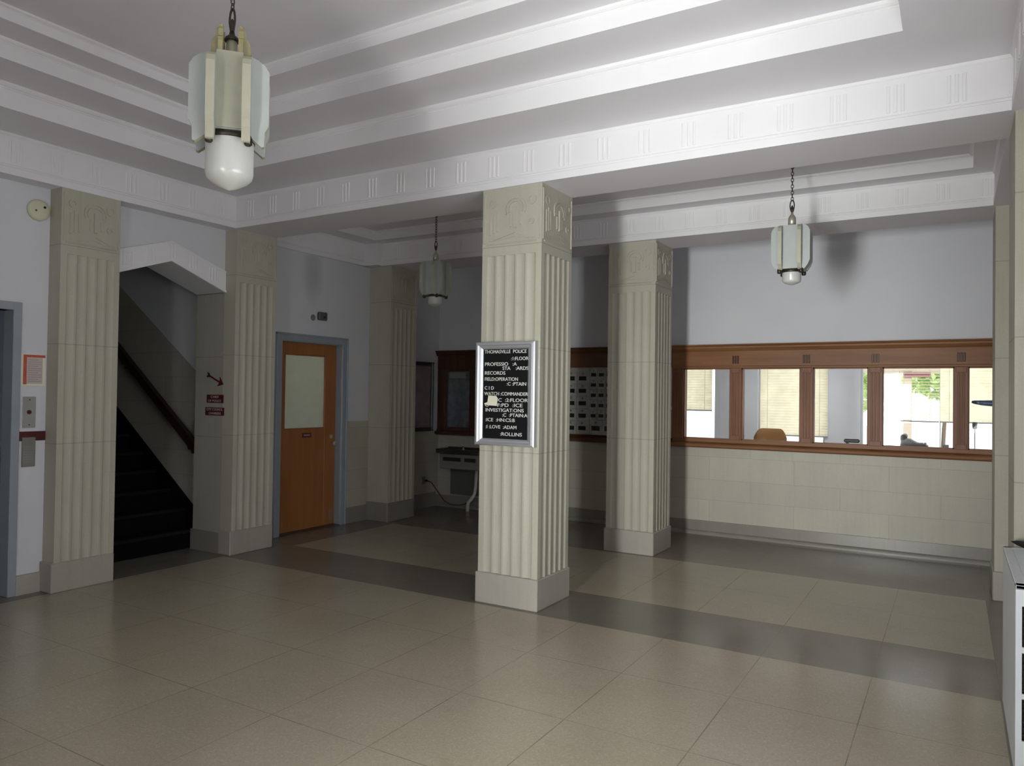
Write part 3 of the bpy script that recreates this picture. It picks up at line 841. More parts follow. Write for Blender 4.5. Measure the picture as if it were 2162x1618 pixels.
# ------------------------------------------------------------------ pendant lamps
def chain_mesh(m, x, y, z0, z1, link=.034, wire=.0028):
    n = max(2, int((z1-z0)/(link*.72))); st = (z1-z0)/n
    for i in range(n):
        zc = z0 + st*(i+.5); pts = []
        for k in range(10):
            a = 2*PI*k/10; u = .0095*math.cos(a); w = (st*.68)*math.sin(a)
            pts.append((x+u, y, zc+w) if i % 2 == 0 else (x, y+u, zc+w))
        m.tube(pts, wire, 6, closed=True)
def plate_mesh(x, y, ang, off, poly, th):
    """upright glass plate, outline poly (u, z), standing off from the axis"""
    m = MB(); m.prism(poly, 1, off - th/2, off + th/2, 1, mcap=0)
    m.xform(Matrix.Translation((x, y, 0)) @ Matrix.Rotation(ang, 4, 'Z')); return m
def hook(m, x, y, z0, z1, w):
    zc = (z0+z1)/2; h = (z1-z0)/2
    m.tube([(x + w*math.cos(2*PI*k/16)*(1 - .35*max(0, -math.sin(2*PI*k/16))), y, zc + h*math.sin(2*PI*k/16)) for k in range(16)], w*.28, 8, closed=True)
    m.lathe([(w*.3, z0-h*.1), (w*.62, z0+h*.35), (w*.55, z0+h*.9), (w*.2, z0+h*1.15)], x, y, 12)
CAMYAW = math.atan2
def pendant(x, y, zc, label, group, face, small=True):
    t = thing('pendant_lamp', label, 'pendant lamp', (x, y, 2.46), group)
    def sym(half): return half + [(-u, z) for u, z in half[::-1]]
    if small:
        R, off, gr, g0, g1 = .143, .071, .070, 2.462, 2.572
        poly = sym([(.072, 2.584), (.090, 2.572), (.108, 2.582), (.130, 2.615), (R, 2.65), (R, 2.868), (.132, 2.895), (.112, 2.915), (.085, 2.922)])
        th, e0, e1 = .028, 2.576, 2.905
    else:
        R, off, gr, g0, g1 = .168, .074, .104, 2.484, 2.715
        poly = sym([(.085, 2.735), (.100, 2.700), (.140, 2.668), (.150, 2.672), (.152, 2.735), (R, 2.765), (R, 3.005), (.150, 3.035), (.120, 3.058), (.090, 3.07)])
        th, e0, e1 = .036, 2.70, 3.03
    q = (gr + .012)
    for k in range(4):
        a = face + k*PI/2
        obj('glass_plate', plate_mesh(x, y, a, off, poly, th), [M['lampglass'], M['lampcream']], t)
        pm = MB(); pm.prism([(-off + th/2, off + th/2 + .007), (off - th/2, off + th/2 + .007), (off - th/2, off + th/2 + .001), (-off + th/2, off + th/2 + .001)], 2, 2.74, 3.082)
        pm.xform(Matrix.Translation((x, y, 0)) @ Matrix.Rotation(a, 4, 'Z'))
        if not small: obj('centre_pane', pm, M['lampolive'], t)
    for k in range(4):
        a = face + PI/4 + k*PI/2; rc = off*1.414 + .012
        cm = MB().lathe([(.010, e0 - .030), (.017, e0 - .024), (.017, e0 + .004), (.010, e0 + .008)], x + rc*math.cos(a), y + rc*math.sin(a), 12)
        cm.tube([(x + gr*.9*math.cos(a), y + gr*.9*math.sin(a), e0 - .008), (x + rc*math.cos(a), y + rc*math.sin(a), e0 - .008)], .006, 8)
        obj('clip', cm, M['bronze'], t)
    ringm = MB().lathe([(gr*.75, g1-.012), (gr+.003, g1-.012), (gr+.005, g1), (gr+.002, g1+.010), (gr*.6, g1+.014)], x, y, 28)
    obj('globe_ring', ringm, M['bronze'], t)
    h = g1 - g0
    globe = MB().lathe([(.001, g0), (gr*.35, g0+h*.055), (gr*.75, g0+h*.155), (gr*.93, g0+h*.23), (gr, g0+h*.33), (gr, g1-.012)], x, y, 32, cap=False)
    obj('globe', globe, M['opal'], t)
    if small:
        m = MB().lathe([(.066, 2.90), (.066, 2.908), (.030, 2.918)], x, y, 24); obj('top_plate', m, M['nickel'], t)
        m = MB().lathe([(.030, 2.915), (.030, 2.985), (.026, 3.0), (.010, 3.022), (.007, 3.04)], x, y, 18); obj('cap', m, M['nickel'], t)
        hz0, hz1, hw = 3.035, 3.135, .016
    else:
        up = sym([(.030, 3.03), (.084, 3.03), (.084, 3.13), (.078, 3.150), (.066, 3.160), (.062, 3.192), (.050, 3.212), (.036, 3.222), (.030, 3.085)])
        for k in range(4): obj('upper_plate', plate_mesh(x, y, face + k*PI/2, .043, up, .020), [M['lampyellow'], M['lampyellow']], t)
        m = MB().lathe([(.024, 3.05), (.024, 3.168)], x, y, 18); obj('stem', m, M['lampcream'], t)
        m = MB().lathe([(.032, 3.166), (.034, 3.172), (.028, 3.184), (.014, 3.195), (.010, 3.215)], x, y, 18); obj('cap', m, M['bronze'], t)
        hz0, hz1, hw = 3.205, 3.318, .018
    m = MB(); hook(m, x, y, hz0, hz1, hw); obj('hook', m, M['bronze'], t)
    m = MB(); chain_mesh(m, x, y, hz1-.006, zc-.10); obj('chain', m, M['bronze'], t)
    m = MB().lathe([(.006, zc-.118), (.022, zc-.112), (.030, zc-.09), (.052, zc-.02), (.058, zc)], x, y, 20); obj('canopy', m, M['bronze'], t)
    return t
CX, CY = 6.1035, -4.7706
def facing(x, y): return math.atan2(CY-y, CX-x)
pendant(3.26, -2.535, 3.801, 'large pendant lamp with stepped glass fins in the main hall', None, facing(3.26, -2.535) + PI/2 + math.radians(-4), False)
p3 = pendant(4.993, 1.362, 3.505, 'right small pendant lamp, hanging before the service windows', 'small pendant lamps of the inner bay', 0.04)
p2 = copy_tree(p3); p2.location = (1.522, 1.362, 2.46); p2.rotation_euler = (0, 0, math.radians(-3))
p2['label'] = 'left small pendant lamp, hanging in the dark bay left of the middle column'

# ------------------------------------------------------------------ timber screens on the back wall
FY = 3.703                                                     # front face of the timber
def cornice(m, x0, x1):
    pr = [(YW - .0015, 2.098), (FY, 2.098), (FY-.010, 2.108), (FY-.022, 2.125), (FY-.030, 2.132), (FY-.030, 2.150), (FY-.045, 2.160), (FY-.052, 2.172), (YW - .0015, 2.180)]
    m.prism(pr, 0, x0, x1)
def sill(m, x0, x1, zt=1.066):
    m.prism([(YW - .0015, .996), (FY-.012, .996), (FY-.030, 1.006), (FY-.045, 1.012), (FY-.048, 1.034), (FY-.038, 1.046), (FY, 1.052), (YW - .0015, zt)], 0, x0, x1)
t = thing('service_window_frame', 'long brown oak frame of five service windows', 'window frame', (4.9, FY, .996))
XA, XZ = 3.243, XWR
m = MB(); cornice(m, XA, XZ); obj('cornice', m, M['wood'], t)
m = MB(); m.box(XA, XZ, FY, YW + .12, 1.930, 2.098); m.prism([(FY, 1.905), (FY-.006, 1.912), (FY-.006, 1.925), (FY, 1.932), (YW+.12, 1.932), (YW+.12, 1.905)], 0, XA, XZ); obj('frieze', m, M['wood'], t)
m = MB(); sill(m, XA, XZ); m.box(XA, XZ, FY+.03, YW + .18, 1.04, 1.098); obj('sill', m, M['wood'], t)
panes = [(3.373, 3.914), (4.041, 4.663), (4.792, 5.328), (5.460, 6.093), (6.208, 6.56)]
edges = [XA] + [v for p in panes for v in p]
for i in range(5):
    a, b = edges[2*i], edges[2*i+1]
    m = MB(); m.box(a, b, FY+.006, YW+.12, 1.098, 1.905)
    c = (a+b)/2 if i else (a+b)/2
    w = (b-a)
    m.bbox(a+.012, b-.012, FY-.004, FY+.006, 1.098, 1.150, .003); m.bbox(a+.012, b-.012, FY-.004, FY+.006, 1.852, 1.905, .003)
    for q in range(3):
        u = a + .026 + q*(w-.052-.016)/2; m.bbox(u, u+.016, FY, FY+.008, 1.155, 1.848, .004)
    obj('mullion', m, M['wood_v'], t)
    if i:
        m = MB()
        for q in (-1, 0, 1): m.bbox(c+q*.026-.009, c+q*.026+.009, FY-.008, FY, 1.955, 2.045, .004)
        obj('carved_flutes', m, M['wood_dark'], t)
m = MB()
for i in range(5):
    a, b = panes[i]
    for r_ in ((a, a+.012, 1.098, 1.905), (b-.012, b, 1.098, 1.905), (a, b, 1.893, 1.905), (a, b, 1.098, 1.110)):
        m.box(r_[0], r_[1], FY+.035, FY+.055, r_[2], r_[3])
obj('glazing_bead', m, M['wood_v'], t)
for a, b in panes:
    m = MB(); m.box(a, b, FY+.042, FY+.047, 1.098, 1.905); obj('pane', m, M['glass'], t)

t = thing('mailbox_surround', 'shade-tinted oak surround of the mailboxes behind the columns', 'surround', (2.0, FY, 1.0))
m = MB(); cornice(m, .62, XA); obj('cornice', m, M['wood_shaded'], t)
m = MB(); m.box(.62, XA, FY, YW+.01, 1.925, 2.098); obj('frieze', m, M['wood_shaded'], t)
m = MB(); sill(m, .62, XA, 1.085); obj('sill', m, M['wood_shaded'], t)
m = MB(); m.box(.62, .76, FY, YW+.12, 1.085, 1.925); obj('stile', m, M['wood_shaded'], t)

def mailbox_bank(x0, x1, rows, label):
    """rows: (z0, z1, columns)"""
    t = thing('mailbox_bank', label, 'mailboxes', ((x0+x1)/2, FY, 1.088), 'banks of post office boxes')
    m = MB(); m.box(x0, x1, FY+.012, YW+.13, 1.088, 1.923)
    zs = sorted({r[0] for r in rows} | {r[1] for r in rows})
    m.box(x0, x0+.010, FY-.004, FY+.012, 1.088, 1.923); m.box(x1-.008, x1, FY-.004, FY+.012, 1.088, 1.923)
    m.box(x0, x1, FY-.004, FY+.012, 1.905, 1.923); m.box(x0, x1, FY-.004, FY+.012, 1.088, 1.094)
    obj('cabinet', m, M['mailbox'], t)
    protos = {}
    for z0, z1, n in rows:
        w = (x1-x0-.018)/n; h = z1-z0
        for i in range(n):
            a = x0+.010+w*i
            key = (round(w, 4), round(h, 4))
            if key in protos:
                po, pa, pz = protos[key]
                d = copy_tree(po, t); d.location = Vector(po.location) + Vector((a-pa, 0, z0-pz))
                continue
            m = MB(); m.bbox(a+.002, a+w-.002, FY, FY+.012, z0+.002, z1-.002, .003)
            m.bbox(a+w*.10, a+w*.90, FY-.004, FY, z0+h*.22, z0+h*.66, .003)
            d = obj('mailbox_door', m, M['mailbox'], t)
            m = MB(); m.bbox(a+w*.18, a+w*.82, FY-.0055, FY-.002, z0+h*.27, z0+h*.60, .0015); obj('window', m, M['boxglass'], d)
            m = MB(); lm = MB().lathe([(w*.09, 0), (w*.08, .008), (w*.04, .010), (w*.035, .018)], 0, 0, 10)
            lm.xform(Matrix.Translation((a+w*.5, FY-.001, z0+h*.83)) @ Matrix.Rotation(PI/2, 4, 'X')); obj('dial', lm, M['cooler'], d)
            protos[key] = (d, a, z0)
mailbox_bank(1.20, 2.175, [(1.904-.1555*(i+1)-.028, 1.904-.1555*i-.028, 6) for i in range(5)], 'left bank of grey metal mailboxes with the larger doors')
mailbox_bank(2.175, 3.243, [(1.905-.127*(i+1), 1.905-.127*i, 10) for i in range(5)] + [(1.094, 1.270, 6)], 'right bank of grey metal mailboxes with the smaller doors')
m = MB(); m.bbox(3.232, 3.248, 3.672, 3.698, 1.42, 1.452, .003)
tag(obj('switch_box', m, M['paper']), 'tiny white switch at the edge of the mailboxes beside the column', 'switch')

# alcove window frame
t = thing('alcove_window_frame', 'dark wood framed window in the dim corner above the water cooler', 'window frame', (.2, FY, 1.0))
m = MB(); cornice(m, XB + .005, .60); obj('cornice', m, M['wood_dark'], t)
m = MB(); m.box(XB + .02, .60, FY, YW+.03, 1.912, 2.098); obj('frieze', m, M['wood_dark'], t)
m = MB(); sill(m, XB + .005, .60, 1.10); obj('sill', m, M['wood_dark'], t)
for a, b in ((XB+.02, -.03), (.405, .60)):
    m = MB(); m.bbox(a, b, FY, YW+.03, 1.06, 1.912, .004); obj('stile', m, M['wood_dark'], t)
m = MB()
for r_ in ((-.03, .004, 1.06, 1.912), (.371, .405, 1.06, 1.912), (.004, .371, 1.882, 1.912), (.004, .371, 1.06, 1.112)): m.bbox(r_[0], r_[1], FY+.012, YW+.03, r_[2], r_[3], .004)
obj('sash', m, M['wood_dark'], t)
m = MB(); m.box(.004, .371, FY+.028, FY+.036, 1.112, 1.882); obj('pane', m, M['darkglass'], t)
m = MB(); m.box(.02, .30, FY+.0265, FY+.0275, 1.79, 1.872); obj('paper_strip', m, M['cooler'], t)

# framed case on the left wall of the corner
t = thing('notice_case', 'metal framed glass notice case on the left wall of the dim corner', 'notice case', (XB, 3.2, 1.07))
m = MB()
for a in ((2.86, 2.90, 1.068, 1.990), (3.545, 3.582, 1.068, 1.990), (2.90, 3.545, 1.952, 1.990), (2.90, 3.545, 1.068, 1.108)): m.bbox(XB, XB+.045, *a, .006)
obj('frame', m, M['stainless'], t)
m = MB(); m.box(XB, XB+.012, 2.90, 3.545, 1.108, 1.952); obj('backing', m, mat('faded_brown_board', (.50, .40, .37), .5, var=.2), t)
m = MB(); m.box(XB+.026, XB+.030, 2.90, 3.545, 1.108, 1.952); obj('pane', m, glass_mat('case_glass', (.9, .9, .92), .25, .15), t)
m = MB(); m.bbox(XB-.0, XB+.055, 2.86, 3.585, 1.985, 2.003, .004); m.bbox(XB, XB+.055, 2.86, 3.585, 1.055, 1.072, .004); obj('ledge', m, M['stainless'], t)

# ------------------------------------------------------------------ drinking fountain, outlet and cord
t = thing('drinking_fountain', 'wall hung water cooler in the dim corner, half hidden by the middle column', 'drinking fountain', (.36, YW, .5))
m = MB(); m.bbox(.06, .70, 3.46, YW-.001, .558, .765, .012); obj('cabinet', m, M['cooler'], t)
m = MB()
m.bbox(.03, .73, 3.42, YW-.001, .765, .805, .010); m.bbox(.03, .73, 3.42, 3.45, .795, .822, .008); m.bbox(.03, .73, 3.70, YW-.001, .795, .84, .008); m.bbox(.03, .06, 3.42, 3.72, .795, .826, .008); m.bbox(.70, .73, 3.42, 3.72, .795, .826, .008)
obj('basin', m, M['stainless'], t)
m = MB(); m.bbox(.13, .42, 3.452, 3.462, .665, .715, .003); m.bbox(.48, .66, 3.452, 3.462, .665, .715, .003); obj('grille', m, M['darkhole'], t)
m = MB(); m.lathe([(.022, .80), (.022, .825), (.012, .835), (.010, .862)], .40, 3.55, 14); m.tube([(.40, 3.55, .855), (.40, 3.545, .875), (.385, 3.53, .882)], .010, 8); obj('bubbler', m, M['chrome'], t)
m = MB(); m.bbox(.14, .62, 3.62, YW-.001, .20, .558, .006); obj('lower_chassis', m, mat('dark_green_grey_panel', (.10, .105, .095), .5), t)
m = MB(); m.tube([(.585, 3.60, .56), (.585, 3.58, .32), (.585, 3.56, .24), (.55, 3.54, .17), (.505, 3.53, .12), (.495, 3.53, .06), (.495, 3.53, .0)], .022, 12); obj('drain_pipe', m, M['pvc'], t)
t = thing('wall_outlet', 'small wall outlet low on the left wall of the dim corner', 'outlet', (XB, 3.42, .376))
m = MB(); m.bbox(XB+.012, XB+.020, 3.385, 3.455, .325, .430, .003); obj('cover', m, M['cooler'], t)
t = thing('power_cord', 'thin red brown cord drooping from the wall outlet to the water cooler', 'cord', (XB, 3.46, .37))
m = MB(); m.bbox(XB+.020, XB+.055, 3.425, 3.462, .358, .392, .006); obj('plug', m, M['blackplastic'], t)
m = MB(); m.tube([(XB+.05, 3.455, .375), (XB+.09, 3.50, .35), (-.04, 3.58, .22), (.03, 3.64, .09), (.12, 3.66, .045), (.25, 3.66, .045), (.36, 3.66, .07), (.45, 3.64, .12), (.50, 3.63, .195)], .0075, 8); obj('cable', m, M['cord'], t)

# ------------------------------------------------------------------ radiator cover at the right
RX, RY0, RY1, RZ = 6.322, -1.0, -.045, .806
t = thing('radiator_cover', 'pale grey metal radiator cover against the right wall', 'radiator cover', (6.45, -.5, 0))
m = MB()
m.bbox(RX, RX+.02, RY0, RY1, 0, RZ, .005)                    # front panel toward the hall
m.box(RX+.02, XWR-.005, RY1-.018, RY1, 0, RZ-.02)
obj('front_panel', m, M['radiator'], t)
m = MB(); cols = [RX+.020, RX+.120, RX+.215]
zr = [.168, .341, .362, .531, .555, .724]
px_ = [(RX, RX+.022), (RX+.105, RX+.121), (RX+.195, RX+.211), (XWR-.03, XWR-.005)]
for a, b in px_: m.box(a, b, RY0-.012, RY0-.0005, 0, RZ-.013)
for (a, b), (c, d) in zip(px_, px_[1:]):
    for z0, z1 in ((0, .168), (.341, .362), (.531, .555), (.724, RZ-.013)): m.box(b, c, RY0-.011, RY0-.0005, z0, z1)
obj('end_panel', m, M['radiator'], t)
m = MB(); m.box(RX+.022, XWR-.01, RY0+.02, RY0+.03, .05, RZ-.03)
for i in range(26): m.box(RX+.022, XWR-.01, RY0+.01, RY0+.02, .08+.026*i, .086+.026*i)
obj('end_mesh', m, M['darkhole'], t)
m = MB(); m.bbox(RX, RX+.04, RY0-.012, RY1, RZ-.012, RZ+.004, .003); m.bbox(XWR-.04, XWR-.003, RY0-.012, RY1, RZ-.012, RZ+.004, .003)
m.bbox(RX, XWR-.003, RY0-.012, RY0+.035, RZ-.012, RZ+.004, .003); m.bbox(RX, XWR-.003, RY1-.03, RY1, RZ-.012, RZ+.004, .003)
y = RY0 + .045
while y < RY1 - .035: m.box(RX+.035, XWR-.035, y, y+.013, RZ-.010, RZ+.002); y += .021
obj('top_grille', m, M['radiator'], t)
m = MB(); m.tube([(6.355, .01, RZ+.040), (6.378, 0.0, RZ+.038), (6.42, -.02, RZ+.032), (6.48, -.05, RZ+.030), (6.56, -.08, RZ+.032)], [.002, .012, .021, .027, .028], 12)
m.xform(Matrix.Translation((0, -.10, 0)))
tag(obj('dark_object', m, M['blackplastic']), 'black tapered object lying on top of the radiator cover', 'object')

# ------------------------------------------------------------------ the office behind the service windows
OY = 8.0
mb = MB(); mb.box(.3, 9.0, YW+.2, OY+.25, -.12, 0)
struct('floor.001', mb, M['laminate'], 'pale floor of the office behind the windows', 'floor')
mb = MB(); mb.box(.3, 9.0, YW+.2, OY+.25, 3.0, 3.1)
struct('ceiling.003', mb, M['laminate'], 'ceiling of the office behind the windows', 'ceiling')
mb = MB(); mb.box(.3, .4, YW+.2, OY, 0, 3.0)
struct('wall_office', mb, M['officewall'], 'left wall of the office behind the windows')
mb = MB(); mb.box(8.9, 9.0, YW+.2, OY, 0, 3.0)
struct('wall_office.001', mb, M['officewall'], 'right wall of the office behind the windows')
WIN = [(1.05, 2.56), (3.27, 4.31), (4.82, 7.90)]
WZ0, WZ1 = .82, 2.75
mb = MB()
mb.box(.3, 9.0, OY, OY+.2, 0, WZ0); mb.box(.3, 9.0, OY, OY+.2, WZ1, 3.0)
xs = [.3] + [v for w in WIN for v in w] + [9.0]
for i in range(0, len(xs), 2): mb.box(xs[i], xs[i+1], OY, OY+.2, WZ0, WZ1)
struct('wall_office.002', mb, M['officewall'], 'grey outer wall of the office between its bright windows')
for i, (a, b) in enumerate(WIN):
    m = MB()
    for r_ in ((a, a+.035, WZ0, WZ1), (b-.035, b, WZ0, WZ1), (a, b, WZ0, WZ0+.035), (a, b, WZ1-.035, WZ1)): m.box(r_[0], r_[1], OY+.10, OY+.15, r_[2], r_[3])
    if i == 2: m.box(5.898, 5.912, OY+.10, OY+.13, WZ0+.035, WZ1-.035)
    w = struct('window_%d' % (i+1), m, M['officewall'], 'bright outer office window %s' % ('behind the first pane', 'behind the second pane', 'wide one behind the right panes')[i], 'window')
    m = MB(); m.box(a, b, OY+.12, OY+.124, WZ0, WZ1); obj('pane', m, M['glass'], w)
def blind(a, b, zb, tilt, label, n=None):
    t = thing('window_blind', label, 'blind', ((a+b)/2, OY-.03, zb), 'cream blinds in the office')
    m = MB(); m.bbox(a, b, OY-.05, OY-.01, WZ1-.04, WZ1, .004); obj('headrail', m, M['cream'], t)
    m = MB(); z = zb + .03; ct, st = math.cos(tilt), math.sin(tilt)
    while z < WZ1 - .05:
        h = .0265
        m.add([(a, OY-.03-h*ct, z-h*st), (b, OY-.03-h*ct, z-h*st), (b, OY-.03+h*ct, z+h*st), (a, OY-.03+h*ct, z+h*st),
               (a, OY-.03-h*ct, z-h*st+.0015), (b, OY-.03-h*ct, z-h*st+.0015), (b, OY-.03+h*ct, z+h*st+.0015), (a, OY-.03+h*ct, z+h*st+.0015)],
              [(3,2,1,0),(4,5,6,7),(0,1,5,4),(1,2,6,5),(2,3,7,6),(3,0,4,7)])
        z += .044
    s = obj('slats', m, M['blind'], t, recalc=False)
    m = MB(); m.bbox(a, b, OY-.045, OY-.015, zb, zb+.02, .004); obj('bottom_rail', m, M['greyplastic'], t)
    m = MB()
    for x in (a+.12, b-.12): m.tube([(x, OY-.058, zb), (x, OY-.058, WZ1-.04)], .003, 6)
    obj('cord', m, M['cream'], t)
blind(1.0, 2.515, 1.335, math.radians(66), 'closed cream blind behind the first service window, with a white gap below')
blind(3.318, 4.36, .96, math.radians(62), 'long cream blind behind the second service window')
blind(5.31, 5.895, 1.245, math.radians(8), 'open cream blind over the window showing trees')
blind(5.905, 7.95, 1.245, math.radians(64), 'closed cream blind behind the last service window')
m = MB(); m.bbox(3.26, XWR+.1, YW+.201, 4.34, 1.028, 1.062, .004); m.box(3.26, XWR+.1, 4.30, 4.32, 0, 1.028)
tag(obj('counter_shelf', m, M['laminate']), 'white counter shelf just inside the service windows', 'counter')
# chair
t = thing('office_chair', 'honey wood chair back seen through the second service window', 'chair', (4.17, 4.75, 0))
m = MB()
N = 17
def back_z(u): return 1.205 - .11*max(0, (abs(u)-.55)/.45)**2.2
fr_, bk = [], []
for i in range(N):
    u = -1 + 2*i/(N-1); x = 4.17 + .192*u; yb = 4.62 + .05*(1-u*u)
    fr_.append((x, yb, u))
v = []; f = []
for i, (x, yb, u) in enumerate(fr_):
    v += [(x, yb-.012, .86), (x, yb-.012, back_z(u)), (x, yb+.012, back_z(u)), (x, yb+.012, .86)]
for i in range(N-1):
    for k in range(4): f.append([i*4+k, i*4+(k+1)%4, (i+1)*4+(k+1)%4, (i+1)*4+k])
f += [[0,1,2,3], [(N-1)*4+k for k in (3,2,1,0)]]
m.add(v, f, 0, True); obj('backrest', m, M['chairwood'], t)
m = MB(); m.bbox(3.96, 4.38, 4.64, 5.06, .43, .47, .015); obj('seat', m, M['chairwood'], t)
for x, y in ((3.99, 4.67), (4.35, 4.67), (3.99, 5.02), (4.35, 5.02)):
    m = MB(); m.tube([(x, y, 0), (x, y, .43)], [.014, .02], 10); obj('leg', m, M['chairwood'], t)
for x in (4.02, 4.32):
    m = MB(); m.tube([(x, 4.68, .46), (x, 4.665, .90)], .014, 10); obj('back_post', m, M['chairwood'], t)
# telephone
t = thing('telephone', 'black desk telephone on the counter behind the fourth service window', 'telephone', (5.72, 4.15, 1.062))
m = MB(); m.prism([(5.58, 1.062), (5.86, 1.062), (5.86, 1.095), (5.83, 1.118), (5.76, 1.124), (5.69, 1.165), (5.61, 1.172), (5.585, 1.13)], 1, 4.06, 4.27); obj('body', m, M['blackplastic'], t)
m = MB(); m.tube([(5.63, 4.03, 1.178), (5.635, 4.08, 1.192), (5.64, 4.16, 1.198), (5.64, 4.24, 1.192), (5.635, 4.29, 1.178)], [.026, .026, .017, .026, .026], 10); obj('handset', m, M['blackplastic'], t)
m = MB()
for i in range(4):
    for j in range(3): m.bbox(5.755+.032*j, 5.778+.032*j, 4.08+.04*i, 4.105+.04*i, 1.112, 1.128, .002)
obj('keypad', m, M['greyplastic'], t)
m = MB(); m.bbox(5.05, 5.24, 4.20, 4.28, 1.062, 1.085, .008); m.bbox(5.04, 5.20, 4.21, 4.27, 1.095, 1.135, .012); m.bbox(5.06, 5.09, 4.22, 4.26, 1.08, 1.10, .003)
tag(obj('stapler', m, M['blackplastic']), 'black stapler on the counter behind the third service window', 'stapler')
m = MB(); m.bbox(4.545, 4.60, 4.22, 4.26, 1.062, 1.082, .006)
tag(obj('tape_roll', m, M['greyplastic']), 'tiny grey item on the counter right of the chair back', 'item')
t = thing('card_stand', 'small grey box on the counter at the right of the fourth service window', 'box', (6.0, 4.2, 1.062))
m = MB(); m.bbox(5.985, 6.045, 4.18, 4.22, 1.075, 1.115, .003); obj('card_box', m, M['greyplastic'], t)
m = MB(); m.tube([(5.988, 4.205, 1.062), (5.988, 4.205, 1.31)], .004, 6); obj('pole', m, M['greyplastic'], t)
m = MB(); m.bbox(5.985, 6.045, 4.18, 4.22, 1.062, 1.075, .002); obj('foot', m, M['greyplastic'], t)
t = thing('desk_lamp', 'navy lamp head pointing left behind the last service window', 'lamp', (6.52, 4.25, 1.062))
m = MB(); m.tube([(6.245, 4.22, 1.565), (6.27, 4.22, 1.562), (6.34, 4.22, 1.556), (6.46, 4.22, 1.552), (6.52, 4.22, 1.56)], [.012, .02, .028, .036, .03], 14); obj('lamp_head', m, M['navy'], t)
m = MB(); m.tube([(6.52, 4.24, 1.56), (6.60, 4.25, 1.42), (6.53, 4.25, 1.08)], .008, 8); obj('arm', m, M['navy'], t)
m = MB().lathe([(.075, 1.062), (.075, 1.078), (.02, 1.09)], 6.53, 4.25, 20); obj('foot', m, M['navy'], t)
t = thing('paper_cup', 'small grey cup on a stand behind the last service window', 'cup', (6.275, 4.30, 1.062))
m = MB().lathe([(.020, 1.285), (.026, 1.355), (.023, 1.355), (.018, 1.29)], 6.275, 4.30, 16); obj('cup', m, M['greyplastic'], t)
m = MB().lathe([(.03, 1.062), (.03, 1.07), (.005, 1.08), (.005, 1.285)], 6.275, 4.30, 12); obj('stand', m, M['letter'], t)

# outdoors
mb = MB(); mb.box(-30, 40, OY+.25, 60, -.55, -.5)
struct('ground', mb, M['ground'], 'pale sunlit ground outside the office', 'ground')
t = thing('porch', 'tan porch with a maroon fascia sign outside the office window', 'porch', (6.3, 14, -.5))
for x, w in ((4.955, .075), (5.11, .16), (6.9, .2)):
    m = MB(); m.box(x, x+w, 13.8, 14.0, -.5, 2.22); obj('post', m, M['tan'], t)
m = MB(); m.box(4.2, 9.4, 13.78, 16, 2.22, 2.34); m.box(4.1, 9.5, 13.7, 16.1, 2.34, 2.44); obj('roof', m, M['tan'], t)
m = MB(); m.box(5.11, 5.64, 13.72, 13.79, 2.075, 2.185); obj('fascia_sign', m, M['signmaroon'], t)
def tree(x, y, c, r, label):
    t = thing('tree', label, 'tree', (x, y, -.5), 'trees outside the office')
    m = MB(); m.tube([(x, y, -.5), (x+.1, y, c*.6), (x, y, c)], [.07, .06, .04], 8); obj('trunk', m, M['bark'], t)
    m = MB()
    for i in range(520):
        a = random.uniform(0, 2*PI); b = random.uniform(-1, 1); q = random.random()**.4
        rr = math.sqrt(1-b*b)
        p = Vector((x + r*q*rr*math.cos(a), y + r*q*rr*math.sin(a), c + r*.62*q*b))
        n1 = Vector((random.gauss(0,1), random.gauss(0,1), random.gauss(0,1))).normalized(); n2 = n1.orthogonal().normalized()
        s = random.uniform(.14, .26)
        m.add([p+n1*s, p+n2*s*.6, p-n1*s, p-n2*s*.6], [(0,1,2,3)])
    obj('crown', m, M['leaf'], t, recalc=False)
tree(3.25, 22, 2.2, 1.5, 'green tree outside, seen at the right of the third service window')
tree(5.7, 26, 2.45, 1.3, 'green tree outside, seen behind the fourth service window')

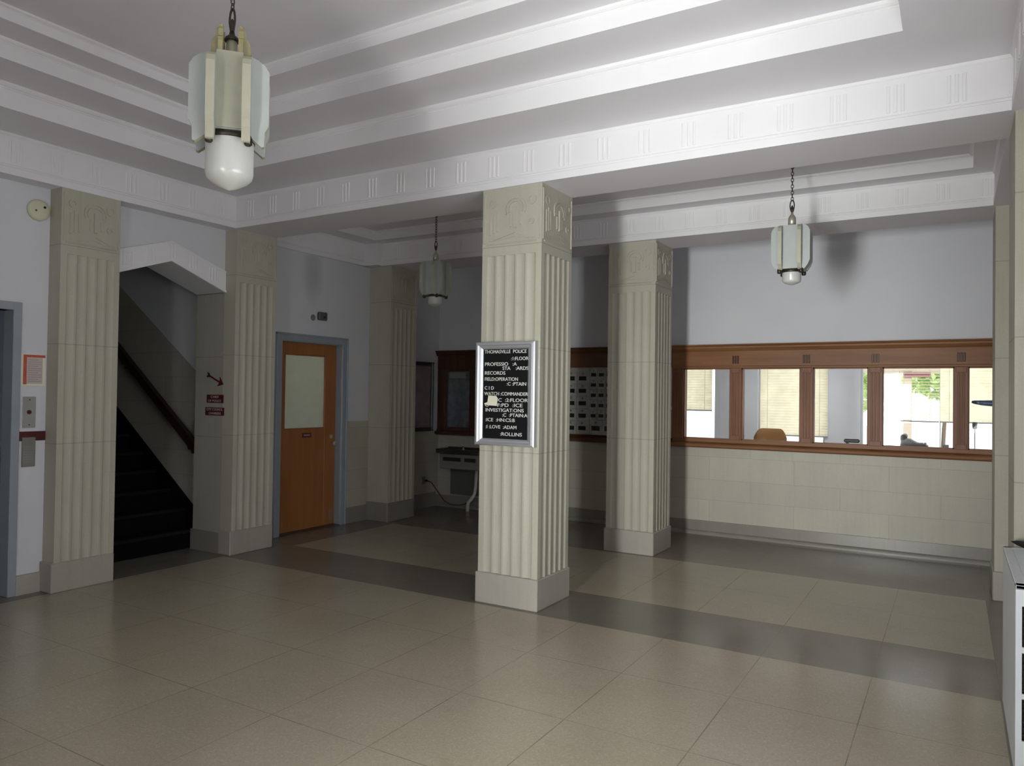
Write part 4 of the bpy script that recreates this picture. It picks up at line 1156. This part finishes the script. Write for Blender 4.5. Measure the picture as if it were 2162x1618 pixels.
# ------------------------------------------------------------------ lights
def area(name, loc, rot, sx, sy, power, col=(1,1,1), spread=180):
    l = bpy.data.lights.new(name, 'AREA'); l.shape = 'RECTANGLE'; l.size = sx; l.size_y = sy; l.energy = power; l.color = col
    l.spread = math.radians(spread)
    o = bpy.data.objects.new(name, l); C.objects.link(o); o.location = loc; o.rotation_euler = rot
    return o
area('entrance_daylight', (4.80, VY - .02, 1.18), (PI/2, 0, 0), 1.05, 2.25, 930, (.965, .99, .97))
area('side_fill', (6.72, -2.9, 1.4), (0, PI/2 + .8, 0), 1.4, 2.2, 43, (.95, .98, 1.0))  # added fill lamp in an unseen opening, raises the hall's ambient light
area('back_room_fill', (-1.2, 1.4, 2.5), (0, 0, 0), .6, .6, 9, (1, .96, .85))  # added fill, out of view, brightens the frosted door glass from behind
area('office_fill', (4.8, 6.0, 2.95), (0, 0, 0), 4.0, .5, 60, (1, .98, .95))  # added fill under the office ceiling, no fixture modelled
w = bpy.data.worlds.new('sky'); bpy.context.scene.world = w; w.use_nodes = True
bg = w.node_tree.nodes['Background']; bg.inputs[0].default_value = (.95, .98, 1.0, 1); bg.inputs[1].default_value = 2.5

# ------------------------------------------------------------------ camera
yaw, pitch, roll = (math.radians(a) for a in (30.77354, .88085, .80074))
f = Vector((-math.sin(yaw)*math.cos(pitch), math.cos(yaw)*math.cos(pitch), math.sin(pitch)))
r0 = Vector((math.cos(yaw), math.sin(yaw), 0)); u0 = r0.cross(f)
r = r0*math.cos(roll) + u0*math.sin(roll); u = -r0*math.sin(roll) + u0*math.cos(roll)
cam = bpy.data.cameras.new('camera'); cam.sensor_width = 36; cam.lens = 1573.386/2162*36; cam.clip_start = .02; cam.clip_end = 200
co = bpy.data.objects.new('camera', cam); C.objects.link(co)
co.matrix_world = Matrix(((r.x, u.x, -f.x, CX), (r.y, u.y, -f.y, CY), (r.z, u.z, -f.z, 1.575), (0,0,0,1)))
sc = bpy.context.scene
sc.camera = co
sc.view_settings.view_transform = 'Standard'; sc.view_settings.look = 'None'
sc.view_settings.gamma = 1; sc.view_settings.exposure = 0.1; sc.view_settings.use_curve_mapping = False
sc.cycles.use_denoising = True
sc.cycles.max_bounces = 10; sc.cycles.diffuse_bounces = 6; sc.cycles.transparent_max_bounces = 16
sc.cycles.sample_clamp_indirect = 6
